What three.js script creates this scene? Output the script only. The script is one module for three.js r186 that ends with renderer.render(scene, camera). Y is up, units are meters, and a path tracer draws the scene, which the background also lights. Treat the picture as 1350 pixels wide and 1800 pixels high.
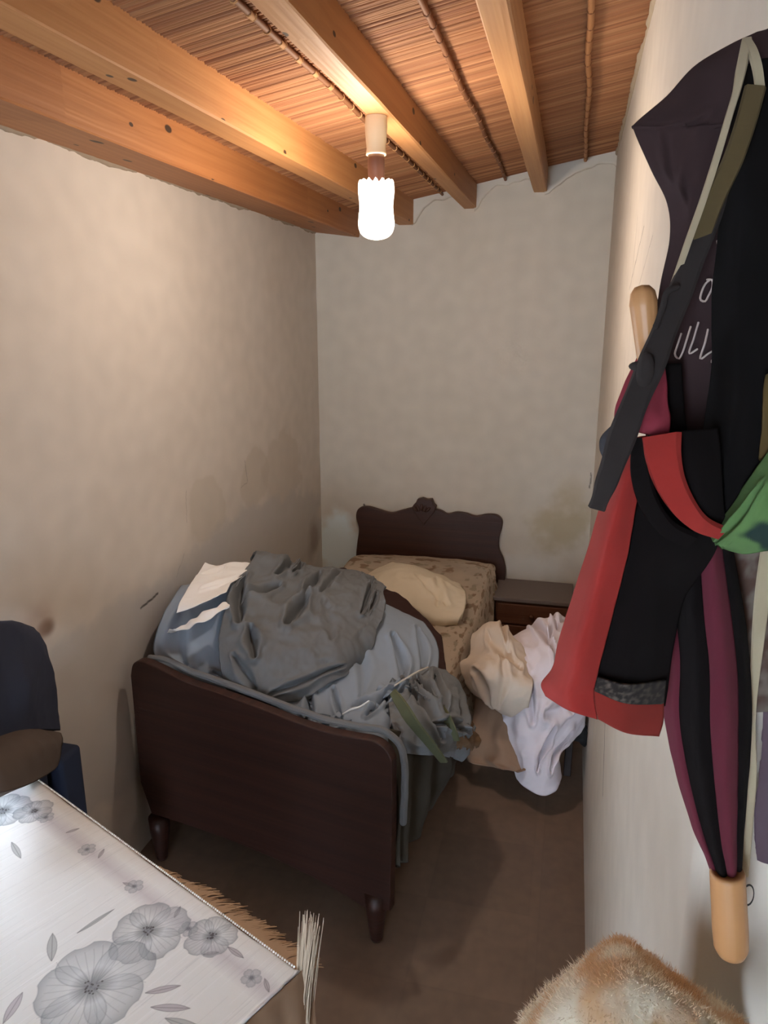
import * as THREE from 'three';
import { mergeGeometries, mergeVertices, toCreasedNormals } from 'three/addons/utils/BufferGeometryUtils.js';
import { RoundedBoxGeometry } from 'three/addons/geometries/RoundedBoxGeometry.js';
import { RectAreaLightUniformsLib } from 'three/addons/lights/RectAreaLightUniformsLib.js';
import { ImprovedNoise } from 'three/addons/math/ImprovedNoise.js';

// ---------------------------------------------------------------- camera, sky, lights, exposure
const scene = new THREE.Scene();
const camera = new THREE.PerspectiveCamera(69.39, 1350 / 1800, 0.02, 60);
camera.rotation.order = 'YXZ';
camera.position.set(0, 1.8333, 0);
camera.rotation.set(-THREE.MathUtils.degToRad(14.492), THREE.MathUtils.degToRad(14.089), 0);

scene.background = new THREE.Color().setRGB(0.80, 0.93, 1.10);      // overcast daylight, enters through the window and the added doorway
scene.backgroundIntensity = 27.0;
const BULB = 1.85, BULB_COLOR = new THREE.Color().setRGB(1.0, 0.85, 0.70);
const bulbLight = new THREE.PointLight(BULB_COLOR, BULB);
bulbLight.name = 'bulb_light'; bulbLight.castShadow = true; bulbLight.shadow.radius = 2;

const renderer = new THREE.WebGLRenderer({ antialias: true });
renderer.toneMapping = THREE.LinearToneMapping;
renderer.toneMappingExposure = 0.94;
renderer.shadowMap.enabled = true;
renderer.shadowMap.type = THREE.PCFSoftShadowMap;
RectAreaLightUniformsLib.init();

// ---------------------------------------------------------------- helpers
function rng(seed) { let a = seed >>> 0; return () => { a = (a + 0x6D2B79F5) | 0; let t = Math.imul(a ^ (a >>> 15), 1 | a); t = (t + Math.imul(t ^ (t >>> 7), 61 | t)) ^ t; return ((t ^ (t >>> 14)) >>> 0) / 4294967296; }; }
const PN = new ImprovedNoise();
const noise = (x, y, z = 0) => PN.noise(x + 31.7, y + 17.3, z + 9.1);
const fbm = (x, y, z = 0, o = 4) => { let s = 0, a = 0.5, f = 1; for (let i = 0; i < o; i++) { s += a * noise(x * f, y * f, z * f + i * 7.7); a *= 0.5; f *= 2.03; } return s; };
const clamp = (v, a = 0, b = 1) => Math.min(b, Math.max(a, v));
const smooth = (a, b, x) => { const t = clamp((x - a) / (b - a)); return t * t * (3 - 2 * t); };
const lerp = THREE.MathUtils.lerp;
const V = (a) => new THREE.Vector3(a[0], a[1], a[2]);
const used = {};
function numbered(n) { const k = used[n] = (used[n] ?? -1) + 1; return k ? n + '_' + String(k).padStart(3, '0') : n; }
function mesh(name, geo, mat, parent = scene) {
  const m = new THREE.Mesh(Array.isArray(geo) ? merge(geo) : geo, mat);
  m.name = parent === scene ? numbered(name) : name; m.castShadow = m.receiveShadow = true; parent.add(m); return m;
}
function merge(list) {
  const gs = list.map((g) => { const n = g.index ? g.toNonIndexed() : g; for (const k of Object.keys(n.attributes)) if (!['position', 'normal', 'uv', 'color'].includes(k)) n.deleteAttribute(k); return n; });
  const keys = ['position', 'normal', 'uv', 'color'].filter((k) => gs.every((g) => g.attributes[k]));
  for (const g of gs) for (const k of Object.keys(g.attributes)) if (!keys.includes(k)) g.deleteAttribute(k);
  return mergeGeometries(gs);
}
function tag(o, label, category, group) { o.userData.label = label; if (category) o.userData.category = category; if (group) o.userData.group = group; return o; }
function struct(o) { o.userData.kind = 'structure'; return o; }
function thing(name, label, category, p = [0, 0, 0], turn = 0, group) {
  const o = new THREE.Group(); o.name = numbered(name); o.position.set(...p); o.rotation.y = turn; scene.add(o); return tag(o, label, category, group);
}
// uv in metres from position, by the dominant axis of the normal
function metricUV(g, k = 1) {
  const n = g.index ? g.toNonIndexed() : g; if (!n.attributes.normal) n.computeVertexNormals();
  const p = n.attributes.position, uv = new Float32Array(p.count * 2), a = new THREE.Vector3(), b = new THREE.Vector3(), c = new THREE.Vector3();
  for (let i = 0; i < p.count; i += 3) {
    a.fromBufferAttribute(p, i); b.fromBufferAttribute(p, i + 1); c.fromBufferAttribute(p, i + 2);
    const m = b.clone().sub(a).cross(c.clone().sub(a)); const ax = Math.abs(m.x), ay = Math.abs(m.y), az = Math.abs(m.z);
    [a, b, c].forEach((v, j) => { let s, t; if (ax >= ay && ax >= az) { s = v.z; t = v.y; } else if (ay >= az) { s = v.z; t = v.x; } else { s = v.x; t = v.y; } uv[(i + j) * 2] = s * k; uv[(i + j) * 2 + 1] = t * k; });
  }
  n.setAttribute('uv', new THREE.BufferAttribute(uv, 2)); return n;
}
function box(x0, x1, y0, y1, z0, z1, r = 0.003) {
  const g = r > 0 ? new RoundedBoxGeometry(x1 - x0, y1 - y0, z1 - z0, 2, Math.min(r, (x1 - x0) / 2.01, (y1 - y0) / 2.01, (z1 - z0) / 2.01)) : new THREE.BoxGeometry(x1 - x0, y1 - y0, z1 - z0);
  g.translate((x0 + x1) / 2, (y0 + y1) / 2, (z0 + z1) / 2); return metricUV(g);
}
function cat(p0, p1, p2, p3, t) { return 0.5 * (2 * p1 + (p2 - p0) * t + (2 * p0 - 5 * p1 + 4 * p2 - p3) * t * t + (3 * p1 - p0 - 3 * p2 + p3) * t * t * t); }
function along(row, t) { const n = row.length - 1, f = clamp(t) * n, i = Math.min(n - 1, Math.floor(f)), u = f - i; const P = (k) => { if (k < 0) return row[0].map((c, d) => 2 * c - row[1][d]); if (k > n) return row[n].map((c, d) => 2 * c - row[n - 1][d]); return row[k]; }; return [0, 1, 2].map((d) => cat(P(i - 1)[d], P(i)[d], P(i + 1)[d], P(i + 2)[d], u)); }
// a cloth: control grid (rows of points) -> smooth, wrinkled sheet with real thickness. bump(u, v, p) moves a point along its normal, colour(u, v, p) gives a vertex colour
function sheet(grid, { nu = 60, nv = 60, bump = null, thick = 0.004, colour = null, cut = null, uvScale = null } = {}) {
  const P = [], N = [], C = [];
  for (let j = 0; j <= nv; j++) for (let i = 0; i <= nu; i++) {
    const u = i / nu, v = j / nv, rows = grid.map((r) => along(r, u)); P.push(V(along(rows, v)));
  }
  const id = (i, j) => j * (nu + 1) + i;
  const normals = () => { const out = P.map(() => new THREE.Vector3()); const e = new THREE.Vector3(), f = new THREE.Vector3();
    for (let j = 0; j <= nv; j++) for (let i = 0; i <= nu; i++) { const a = P[id(Math.max(0, i - 1), j)], b = P[id(Math.min(nu, i + 1), j)], c = P[id(i, Math.max(0, j - 1))], d = P[id(i, Math.min(nv, j + 1))]; e.subVectors(b, a); f.subVectors(d, c); out[id(i, j)].crossVectors(f, e).normalize(); } return out; };
  if (bump) { const n0 = normals(); const Q = P.map((p) => p.clone()); for (let j = 0; j <= nv; j++) for (let i = 0; i <= nu; i++) { const k = id(i, j); P[k].addScaledVector(n0[k], bump(i / nu, j / nv, Q[k])); } }
  const n = normals();
  const pos = [], uv = [], col = [], idx = [], M = P.length;
  const colAt = (k) => { const i = k % (nu + 1), j = Math.floor(k / (nu + 1)); const c = colour(i / nu, j / nv, P[k]); return c; };
  for (const s of [0, 1]) for (let k = 0; k < M; k++) { const p = P[k], q = n[k]; pos.push(p.x - s * q.x * thick, p.y - s * q.y * thick, p.z - s * q.z * thick);
    const i = k % (nu + 1), j = Math.floor(k / (nu + 1)); if (uvScale) uv.push(i / nu * uvScale[0], j / nv * uvScale[1]); else uv.push(i / nu, 1 - j / nv); if (colour) col.push(...colAt(k)); }
  const keep = (i, j) => !cut || !cut((i + 0.5) / nu, (j + 0.5) / nv);
  for (let j = 0; j < nv; j++) for (let i = 0; i < nu; i++) { if (!keep(i, j)) continue; const a = id(i, j), b = id(i + 1, j), c = id(i, j + 1), d = id(i + 1, j + 1); idx.push(a, c, b, b, c, d, M + a, M + b, M + c, M + b, M + d, M + c);
    const wall = (p, q) => idx.push(p, q, M + p, q, M + q, M + p);
    if (j === 0 || !keep(i, j - 1)) wall(a, b); if (j === nv - 1 || !keep(i, j + 1)) wall(d, c); if (i === 0 || !keep(i - 1, j)) wall(c, a); if (i === nu - 1 || !keep(i + 1, j)) wall(b, d); }
  const g = new THREE.BufferGeometry(); g.setAttribute('position', new THREE.Float32BufferAttribute(pos, 3)); g.setAttribute('uv', new THREE.Float32BufferAttribute(uv, 2));
  if (colour) g.setAttribute('color', new THREE.Float32BufferAttribute(col, 3)); g.setIndex(idx); g.computeVertexNormals(); return g;
}
// creases: list of [u0, v0, u1, v1, halfwidth, depth]
const seg = (u, v, c) => { const dx = c[2] - c[0], dy = c[3] - c[1], t = clamp(((u - c[0]) * dx + (v - c[1]) * dy) / (dx * dx + dy * dy)); const ex = u - c[0] - t * dx, ey = v - c[1] - t * dy; return [Math.sqrt(ex * ex + ey * ey), t]; };
const creases = (list) => (u, v) => { let s = 0; for (const c of list) { const [d, t] = seg(u, v, c); const w = c[4] * (0.35 + 0.65 * Math.sin(Math.PI * clamp(t, 0.06, 0.94))); const x = d / w; s += -c[5] * Math.exp(-x * x) + c[5] * 0.45 * Math.exp(-(x - 1.9) * (x - 1.9)); } return s; };
const ridged = (x, y, z, o = 3) => { let s = 0, a = 0.5, f = 1; for (let i = 0; i < o; i++) { s += a * (1 - 2.2 * Math.abs(noise(x * f, y * f, z * f + i * 5.1))); a *= 0.5; f *= 1.9; } return s; };
// round cord through points
function cord(pts, r, n = 40, sides = 7, wob = 0) {
  const R = rng(pts.length * 97 + n); const curve = new THREE.CatmullRomCurve3(pts.map(V)); const g = new THREE.TubeGeometry(curve, n, r, sides, false);
  const caps = [pts[0], pts[pts.length - 1]].map((p) => new THREE.SphereGeometry(r, 7, 5).translate(...p)); return merge([g, ...caps]);
}
// flat band of width w and thickness t through points, its width along dir (re-orthogonalised)
function band(pts, w, t, dir, n = 40, taper = null) {
  const c = new THREE.CatmullRomCurve3(pts.map(V)), pos = [], idx = [], uv = []; const D = V(dir);
  for (let i = 0; i <= n; i++) { const s = i / n, p = c.getPoint(s), T = c.getTangent(s), d = D.clone().addScaledVector(T, -D.dot(T)).normalize(), m = T.clone().cross(d).normalize(), ww = w * (taper ? taper(s) : 1);
    for (const [a, b] of [[-1, -1], [-0.8, 1], [0.8, 1], [1, -1]]) { const q = p.clone().addScaledVector(d, a * ww / 2).addScaledVector(m, b * t / 2); pos.push(q.x, q.y, q.z); uv.push(s * 8, a); } }
  for (let i = 0; i < n; i++) for (let k = 0; k < 4; k++) { const a = i * 4 + k, b = i * 4 + (k + 1) % 4; idx.push(a, b, a + 4, b, b + 4, a + 4); }
  idx.push(0, 2, 1, 0, 3, 2); const e = n * 4; idx.push(e, e + 1, e + 2, e, e + 2, e + 3);
  const g = new THREE.BufferGeometry(); g.setAttribute('position', new THREE.Float32BufferAttribute(pos, 3)); g.setAttribute('uv', new THREE.Float32BufferAttribute(uv, 2)); g.setIndex(idx); const f = g.toNonIndexed(); f.computeVertexNormals(); return toCreasedNormals(f, 0.7);
}
function lathe(profile, seg = 28) { return new THREE.LatheGeometry(profile.map(([r, y]) => new THREE.Vector2(r, y)), seg); }
function orient(g, a, b) { const t = g.attributes.uv; if (t) for (let i = 0; i < t.count; i++) t.setXY(i, t.getY(i) * 0.12, t.getX(i) * 0.12); const d = V(b).sub(V(a)).normalize(); g.applyQuaternion(new THREE.Quaternion().setFromUnitVectors(new THREE.Vector3(0, 1, 0), d)); g.translate(...a); return g; }

// ---------------------------------------------------------------- materials
function tex(size, f, { srgb = true, rep = [1, 1] } = {}) {
  const [w, h] = Array.isArray(size) ? size : [size, size], d = new Uint8Array(w * h * 4);
  for (let y = 0; y < h; y++) for (let x = 0; x < w; x++) { const c = f(x / w, y / h, x, y), k = (y * w + x) * 4; d[k] = clamp(c[0]) * 255; d[k + 1] = clamp(c[1] ?? c[0]) * 255; d[k + 2] = clamp(c[2] ?? c[0]) * 255; d[k + 3] = 255; }
  const t = new THREE.DataTexture(d, w, h); t.wrapS = t.wrapT = THREE.RepeatWrapping; t.magFilter = THREE.LinearFilter; t.minFilter = THREE.LinearMipmapLinearFilter; t.generateMipmaps = true; t.repeat.set(...rep); if (srgb) t.colorSpace = THREE.SRGBColorSpace; t.needsUpdate = true; return t;
}
const std = (o) => new THREE.MeshStandardMaterial({ roughness: 0.9, ...o });
const sr = (r, g, b) => new THREE.Color().setRGB(r / 255, g / 255, b / 255, THREE.SRGBColorSpace);
const lin = (r, g, b) => { const c = sr(r, g, b); return [c.r, c.g, c.b]; };

// plaster: texture covers 4 m x 4 m so that stains and patches of other tone sit at real places, given in metres
function plaster(base, stainsAndPatches, seed, cracks = []) {
  const S = 4;
  const map = tex(1024, (u, v) => {
    const x = u * S, y = v * S; let n = 0.028 * fbm(x * 1.3, y * 1.3, seed, 3) + 0.03 * noise(x * 14, y * 14, seed + 3); let c = base.map((b) => b * (1 + n));
    for (const s of stainsAndPatches) { const dx = (x - s.x) / s.rx, dy = (y - s.y) / s.ry; if (dx * dx + dy * dy > 2.6) continue; const d = Math.sqrt(dx * dx + dy * dy) + (s.rag ?? 0.5) * fbm(x * 7, y * 7, seed + s.x * 3, 4); const k = s.a * (1 - smooth(s.in ?? 0.6, 1.05, d)); if (k > 0) c = c.map((q, i) => lerp(q, s.c[i], k)); }
    for (const k of cracks) { if (Math.abs(x - (k[0] + k[2]) / 2) > 0.2 || Math.abs(y - (k[1] + k[3]) / 2) > 0.25) continue; const [d] = seg(x + 0.006 * noise(x * 30, y * 30), y + 0.006 * noise(x * 25, y * 25, 4), k); const a = k[5] * (1 - smooth(k[4] * 0.4, k[4], d)); if (a > 0) c = c.map((q) => lerp(q, q * 0.35, a)); }
    return c;
  });
  const bump = tex(896, (u, v) => { const x = u * S, y = v * S; let h = 0.5 + 0.45 * fbm(x * 2.2, y * 2.2, seed + 5, 4) + 0.10 * fbm(x * 30, y * 30, seed + 8, 2);
    for (const s of stainsAndPatches) if (s.h) { const dx = (x - s.x) / s.rx, dy = (y - s.y) / s.ry; if (dx * dx + dy * dy > 2.6) continue; const d = Math.sqrt(dx * dx + dy * dy) + (s.rag ?? 0.5) * fbm(x * 7, y * 7, seed + s.x * 3, 4); h += s.h * (1 - smooth(0.93, 1.0, d)); }
    for (const k of cracks) { if (Math.abs(x - (k[0] + k[2]) / 2) > 0.2 || Math.abs(y - (k[1] + k[3]) / 2) > 0.25) continue; const [d] = seg(x + 0.006 * noise(x * 30, y * 30), y + 0.006 * noise(x * 25, y * 25, 4), k); h -= 0.25 * k[5] * (1 - smooth(k[4] * 0.4, k[4], d)); }
    return [h]; }, { srgb: false });
  for (const t of [map, bump]) { t.repeat.set(1 / S, 1 / S); }
  return std({ map, bumpMap: bump, bumpScale: 0.004, roughness: 0.95 });
}
function wood(light, dark, seed, { grain = 42, knots = 0, rough = 0.6, len = 1.6, bump = 0.0012, spec = 1 } = {}) {
  const R = rng(seed), K = Array.from({ length: knots }, () => [R() * len, R() * 0.5, 0.006 + R() * 0.007]);
  const map = tex(knots ? [1024, 512] : [512, 256], (u, v) => { const x = u * len, y = v * 0.5; let warp = 0, k = 0; for (const q of K) { const dx = (x - q[0]) * 0.55, dy = y - q[1], d = Math.sqrt(dx * dx + dy * dy); warp += 0.01 * Math.exp(-d * d / 0.0008) * Math.sign(dy || 1); k = Math.max(k, 1 - smooth(q[2] * 0.7, q[2], d)); }
    const g = 0.5 + 0.5 * Math.sin((y + warp) * grain * 6.283 * 0.6 + 5 * fbm(x * 0.9, (y + warp) * 7, seed, 3)); const f = fbm(x * 2.5, (y + warp) * 120, seed + 2, 3); const m = clamp(0.30 * g + 0.32 + 0.55 * f + 0.5 * fbm(x * 1.2, y * 5, seed + 7, 3)); return [0, 1, 2].map((i) => lerp(lerp(light[i], dark[i], m), dark[i] * 0.28, k * 0.85)); });
  const bm = tex([256, 256], (u, v) => [0.5 + 0.5 * fbm(u * len * 3, v * 0.5 * 110, seed + 4, 3)], { srgb: false });
  for (const t of [map, bm]) t.repeat.set(1 / len, 2);
  return std({ map, bumpMap: bm, bumpScale: bump, roughness: rough });
}
const weaveTex = tex(256, (u, v, x, y) => [0.5 + 0.22 * Math.sin(x * 1.571) * Math.sin(y * 1.571) + 0.28 * fbm(u * 30, v * 30, 2, 2)], { srgb: false });
function fabric(r, g, b, { rep = 30, bump = 0.0006, rough = 0.95, sheen = 0.1, spec = 0.5, vc = false, map = null } = {}) {
  const t = weaveTex.clone(); t.repeat.set(rep, rep); t.needsUpdate = true;
  const m = new THREE.MeshPhysicalMaterial({ color: vc || map ? 0xffffff : sr(r, g, b), roughness: rough, bumpMap: t, bumpScale: bump, specularIntensity: spec, sheen, sheenRoughness: 0.6, sheenColor: sr(r, g, b).lerp(new THREE.Color(1, 1, 1), 0.4), vertexColors: vc, side: THREE.DoubleSide });
  if (map) m.map = map; return m;
}

// ---------------------------------------------------------------- the setting
const XL = -1.385, XR = 0.139, ZB = -4.0, ZN = -0.66, XH = 1.35, ZC = 1.9;      // left wall, right wall, back wall, end of the right wall, hall side, wall behind the camera
const ceilY = (x) => 2.433 + (x + 0.823) * 0.182;
const wl = plaster([0.79, 0.755, 0.715], [
  { x: 3.10, y: 1.14, rx: 0.15, ry: 0.15, c: [0.72, 0.675, 0.61], a: 0.4, in: 0.85, h: -0.10 }, { x: 3.42, y: 1.10, rx: 0.26, ry: 0.20, c: [0.71, 0.66, 0.60], a: 0.4, in: 0.85, h: -0.10 },
  { x: 2.62, y: 1.10, rx: 0.16, ry: 0.13, c: [0.72, 0.68, 0.62], a: 0.4, in: 0.85, h: -0.10 }, { x: 3.0, y: 0.72, rx: 1.1, ry: 0.30, c: [0.70, 0.685, 0.67], a: 0.7, in: 0.85, rag: 0.3 }, { x: 1.9, y: 0.62, rx: 0.7, ry: 0.34, c: [0.70, 0.685, 0.67], a: 0.6, in: 0.85, rag: 0.3 },
  { x: 1.63, y: 1.0, rx: 0.045, ry: 0.035, c: [0.36, 0.26, 0.20], a: 0.7, in: 0.2 }, { x: 1.60, y: 1.03, rx: 0.09, ry: 0.08, c: [0.62, 0.52, 0.46], a: 0.4, in: 0.2 }, { x: 3.85, y: 0.62, rx: 0.14, ry: 0.14, c: [0.50, 0.43, 0.38], a: 0.5, in: 0.2 },
], 11, [[2.10, 0.88, 2.20, 0.89, 0.006, 0.8], [2.44, 1.09, 2.46, 1.21, 0.003, 0.2], [2.99, 1.23, 3.01, 1.13, 0.004, 0.25], [2.94, 1.12, 3.01, 1.125, 0.003, 0.2], [2.4, 0.98, 2.33, 0.91, 0.003, 0.15]]);
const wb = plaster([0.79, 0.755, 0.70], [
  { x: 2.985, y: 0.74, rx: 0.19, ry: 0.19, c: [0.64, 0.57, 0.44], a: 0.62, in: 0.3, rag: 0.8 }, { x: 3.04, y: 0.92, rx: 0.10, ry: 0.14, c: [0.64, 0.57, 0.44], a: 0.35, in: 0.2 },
  { x: 1.70, y: 0.56, rx: 0.20, ry: 0.22, c: [0.88, 0.94, 0.96], a: 1, in: 0.5, rag: 0.6 }, { x: 2.8, y: 0.5, rx: 0.25, ry: 0.10, c: [0.84, 0.83, 0.80], a: 0.7, in: 0.3 },  // paler patches low on the wall, cool white to the left of the headboard
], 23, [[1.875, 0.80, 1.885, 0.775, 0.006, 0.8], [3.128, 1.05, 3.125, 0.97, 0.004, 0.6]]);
const wr = plaster([0.80, 0.765, 0.715], [{ x: 3.0, y: 0.5, rx: 0.8, ry: 0.5, c: [0.76, 0.75, 0.73], a: 0.4, in: 0.5 }], 37,
  [[1.95, 2.05, 2.30, 1.92, 0.004, 0.4], [1.7, 2.0, 2.0, 1.90, 0.003, 0.25], [2.26, 1.75, 2.30, 1.5, 0.004, 0.3], [1.90, 0.80, 1.76, 0.64, 0.006, 0.95], [2.4, 1.62, 2.43, 1.3, 0.003, 0.4], [2.2, 2.1, 2.25, 1.9, 0.003, 0.4]]);
const plainPlaster = std({ color: sr(205, 198, 186), roughness: 0.95 });
// a wall face as a slightly uneven grid in front of a solid slab
function face(o, du, dv, nu, nv, amp, seed, top = null) {
  const rows = []; const pos = [], uv = [], idx = []; const n = new THREE.Vector3().crossVectors(V(du), V(dv)).normalize();
  for (let j = 0; j <= nv; j++) for (let i = 0; i <= nu; i++) { const u = i / nu; const p = V(o).addScaledVector(V(du), u); const hgt = top ? top(p) : V(dv).y; p.y += hgt * j / nv; const e = Math.min(1, 12 * Math.min(u, 1 - u)); p.addScaledVector(n, amp * e * fbm(p.x * 1.7 + p.z * 1.7, p.y * 1.7, seed, 3)); pos.push(p.x, p.y, p.z); uv.push(Math.abs(n.x) > 0.5 ? -p.z : p.x + 3, p.y); }
  for (let j = 0; j < nv; j++) for (let i = 0; i < nu; i++) { const a = j * (nu + 1) + i, b = a + 1, c = a + nu + 1, d = c + 1; idx.push(a, b, d, a, d, c); }
  const g = new THREE.BufferGeometry(); g.setAttribute('position', new THREE.Float32BufferAttribute(pos, 3)); g.setAttribute('uv', new THREE.Float32BufferAttribute(uv, 2)); g.setIndex(idx); g.computeVertexNormals(); return g.toNonIndexed();
}
// window opening in the left wall beside the table, out of the picture to the left
const WZ0 = -1.37, WZ1 = -0.87, WY0 = 0.92, WY1 = 1.48;
{
  const t = 0.3, x0 = XL - t, top = 2.9;
  const m = mesh('wall_left', [
    box(x0, XL - 0.02, -0.1, top, ZB - 0.3, WZ0 - 0.02, 0), box(x0, XL, -0.1, WY0, WZ0, WZ1, 0), box(x0, XL, WY1, top, WZ0, WZ1, 0), box(x0, XL, -0.1, top, WZ1, ZC + 0.3, 0),
    face([XL, -0.02, WZ0], [0, 0, ZB - WZ0], [0, 2.6, 0], 60, 40, -0.02, 4), box(x0, XL, -0.1, top, WZ0 - 0.02, WZ0, 0),
  ], wl); struct(m);
  const win = struct(mesh('window_1', [box(XL - 0.2, XL - 0.15, WY0, WY1, WZ0, WZ0 + 0.05), box(XL - 0.2, XL - 0.15, WY0, WY1, WZ1 - 0.05, WZ1), box(XL - 0.2, XL - 0.15, WY0, WY0 + 0.05, WZ0, WZ1), box(XL - 0.2, XL - 0.15, WY1 - 0.05, WY1, WZ0, WZ1), box(XL - 0.195, XL - 0.155, WY0, WY1, (WZ0 + WZ1) / 2 - 0.025, (WZ0 + WZ1) / 2 + 0.025)], std({ color: sr(120, 100, 80) })));
}
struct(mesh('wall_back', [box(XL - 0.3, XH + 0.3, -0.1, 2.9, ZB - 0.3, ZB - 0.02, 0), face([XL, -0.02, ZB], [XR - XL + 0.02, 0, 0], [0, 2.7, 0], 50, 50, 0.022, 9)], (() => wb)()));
{
  // the right wall ends in a rounded plaster edge beside the place where the clothes hang
  const s = new THREE.Shape(); s.moveTo(XR + 0.004, ZB - 0.02); s.lineTo(XR + 0.004, ZN - 0.018); s.absarc(XR + 0.022, ZN - 0.018, 0.018, Math.PI, Math.PI / 2, true); s.lineTo(XH, ZN); s.lineTo(XH, ZB - 0.02);
  const e = new THREE.ExtrudeGeometry(s, { depth: 3.0, bevelEnabled: false, curveSegments: 10 }); e.rotateX(Math.PI / 2); e.translate(0, 2.9, 0);
  const m = mesh('wall_right', [metricUV(e)], wr); struct(m);
  const uv = m.geometry.attributes.uv, p = m.geometry.attributes.position, n = m.geometry.attributes.normal; for (let i = 0; i < uv.count; i++) if (Math.abs(n.getX(i)) > 0.5) uv.setX(i, -p.getZ(i));
}
{
  // plaster smeared up round the beam ends, and ragged along the tops of the side walls
  const w = scene.getObjectByName('wall_back'), gaps = [[-1.138, -0.928, 2.32, 0.05], [-0.842, -0.586, 2.33, 0.035], [-0.520, -0.24, 2.39, 0.03], [-0.174, XR, 2.455, 0.10]], geos = [];
  for (const [x0, x1, yb, wd] of gaps) { const s = new THREE.Shape(), n = 24; s.moveTo(x0 - 0.03, ceilY(x0) + 0.05); for (let i = 0; i <= n; i++) { const x = lerp(x0 - 0.008, x1 + 0.01, i / n), c = ceilY(x); const d = 0.016 + (c - yb) * Math.exp(-Math.max(0, x - x0) / wd) + 0.012 * noise(x * 22, 3) + 0.03 * Math.exp(-(x1 - x) / 0.02); s.lineTo(x, c - Math.max(0.006, d)); } s.lineTo(x1 + 0.03, ceilY(x1) + 0.05); s.closePath(); const e = new THREE.ExtrudeGeometry(s, { depth: 0.022, bevelEnabled: true, bevelThickness: 0.012, bevelSize: 0.006, bevelSegments: 3 }); e.translate(0, 0, ZB - 0.012); geos.push(metricUV(e)); }
  mesh('plaster_collar', merge(geos), plainPlaster, w);
  const rough = (pts, r, seed, m, parent) => { const g = new THREE.TubeGeometry(new THREE.CatmullRomCurve3(pts.map(V)), 260, r, 9, false), p = g.attributes.position, n = g.attributes.normal; for (let i = 0; i < p.count; i++) { const k = r * 0.9 * fbm(p.getZ(i) * 26, p.getY(i) * 20 + p.getX(i) * 20, seed, 3) + r * 0.8 * noise(p.getZ(i) * 5, seed); p.setXYZ(i, p.getX(i) + n.getX(i) * k, p.getY(i) + n.getY(i) * k, p.getZ(i) + n.getZ(i) * k); } g.computeVertexNormals(); return mesh('plaster_edge', g, m, parent); };
  rough([[XL, 2.298, ZB + 0.01], [XL, 2.300, -3], [XL, 2.297, -2], [XL, 2.302, -1]], 0.013, 3, std({ color: sr(150, 134, 116) }), scene.getObjectByName('wall_left'));
  rough([[XR + 0.006, 2.604, ZB + 0.01], [XR + 0.004, 2.600, -3.2], [XR + 0.008, 2.606, -2.4], [XR + 0.004, 2.602, -1.6], [XR + 0.006, 2.606, -0.8]], 0.011, 8, std({ color: sr(168, 152, 130) }), scene.getObjectByName('wall_right'));
}
struct(mesh('wall_front', [box(XL - 0.3, -0.80, -0.1, 2.9, ZC, ZC + 0.3, 0), box(-0.25, XH + 0.3, -0.1, 2.9, ZC, ZC + 0.3, 0), box(-0.80, -0.25, 2.0, 2.9, ZC, ZC + 0.3, 0)], plainPlaster));   // unseen doorway opening behind the camera, added to let in fill daylight
struct(mesh('wall_hall', box(XH, XH + 0.3, -0.1, 2.9, ZN, ZC, 0), plainPlaster));
const floorMat = (() => {
  const S = 3; const map = tex(1024, (u, v) => { const x = u * S, y = v * S; const tx = Math.abs(((x / 0.33) % 1) - 0.5) * 2, ty = Math.abs(((y / 0.33) % 1) - 0.5) * 2; const id = Math.floor(x / 0.33) * 7.1 + Math.floor(y / 0.33) * 3.3; const j = Math.max(smooth(0.965, 0.99, tx), smooth(0.965, 0.99, ty)); const n = 1 + 0.12 * fbm(x * 3, y * 3, 3, 4) + 0.10 * fbm(x * 25, y * 25, 5, 2) + 0.05 * noise(id, id * 0.7); return [0.47, 0.39, 0.33].map((c) => c * n * (1 - 0.02 * j)); }); map.repeat.set(1 / S, 1 / S);
  const r = tex(512, (u, v) => [0, 0.55 + 0.25 * fbm(u * 9, v * 9, 6, 4), 0], { srgb: false }); r.repeat.set(1 / S, 1 / S);
  return std({ map, roughnessMap: r, roughness: 1 });
})();
struct(mesh('floor', box(XL - 0.3, XH + 0.3, -0.1, 0, ZB - 0.3, ZC + 0.3, 0), floorMat));

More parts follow.
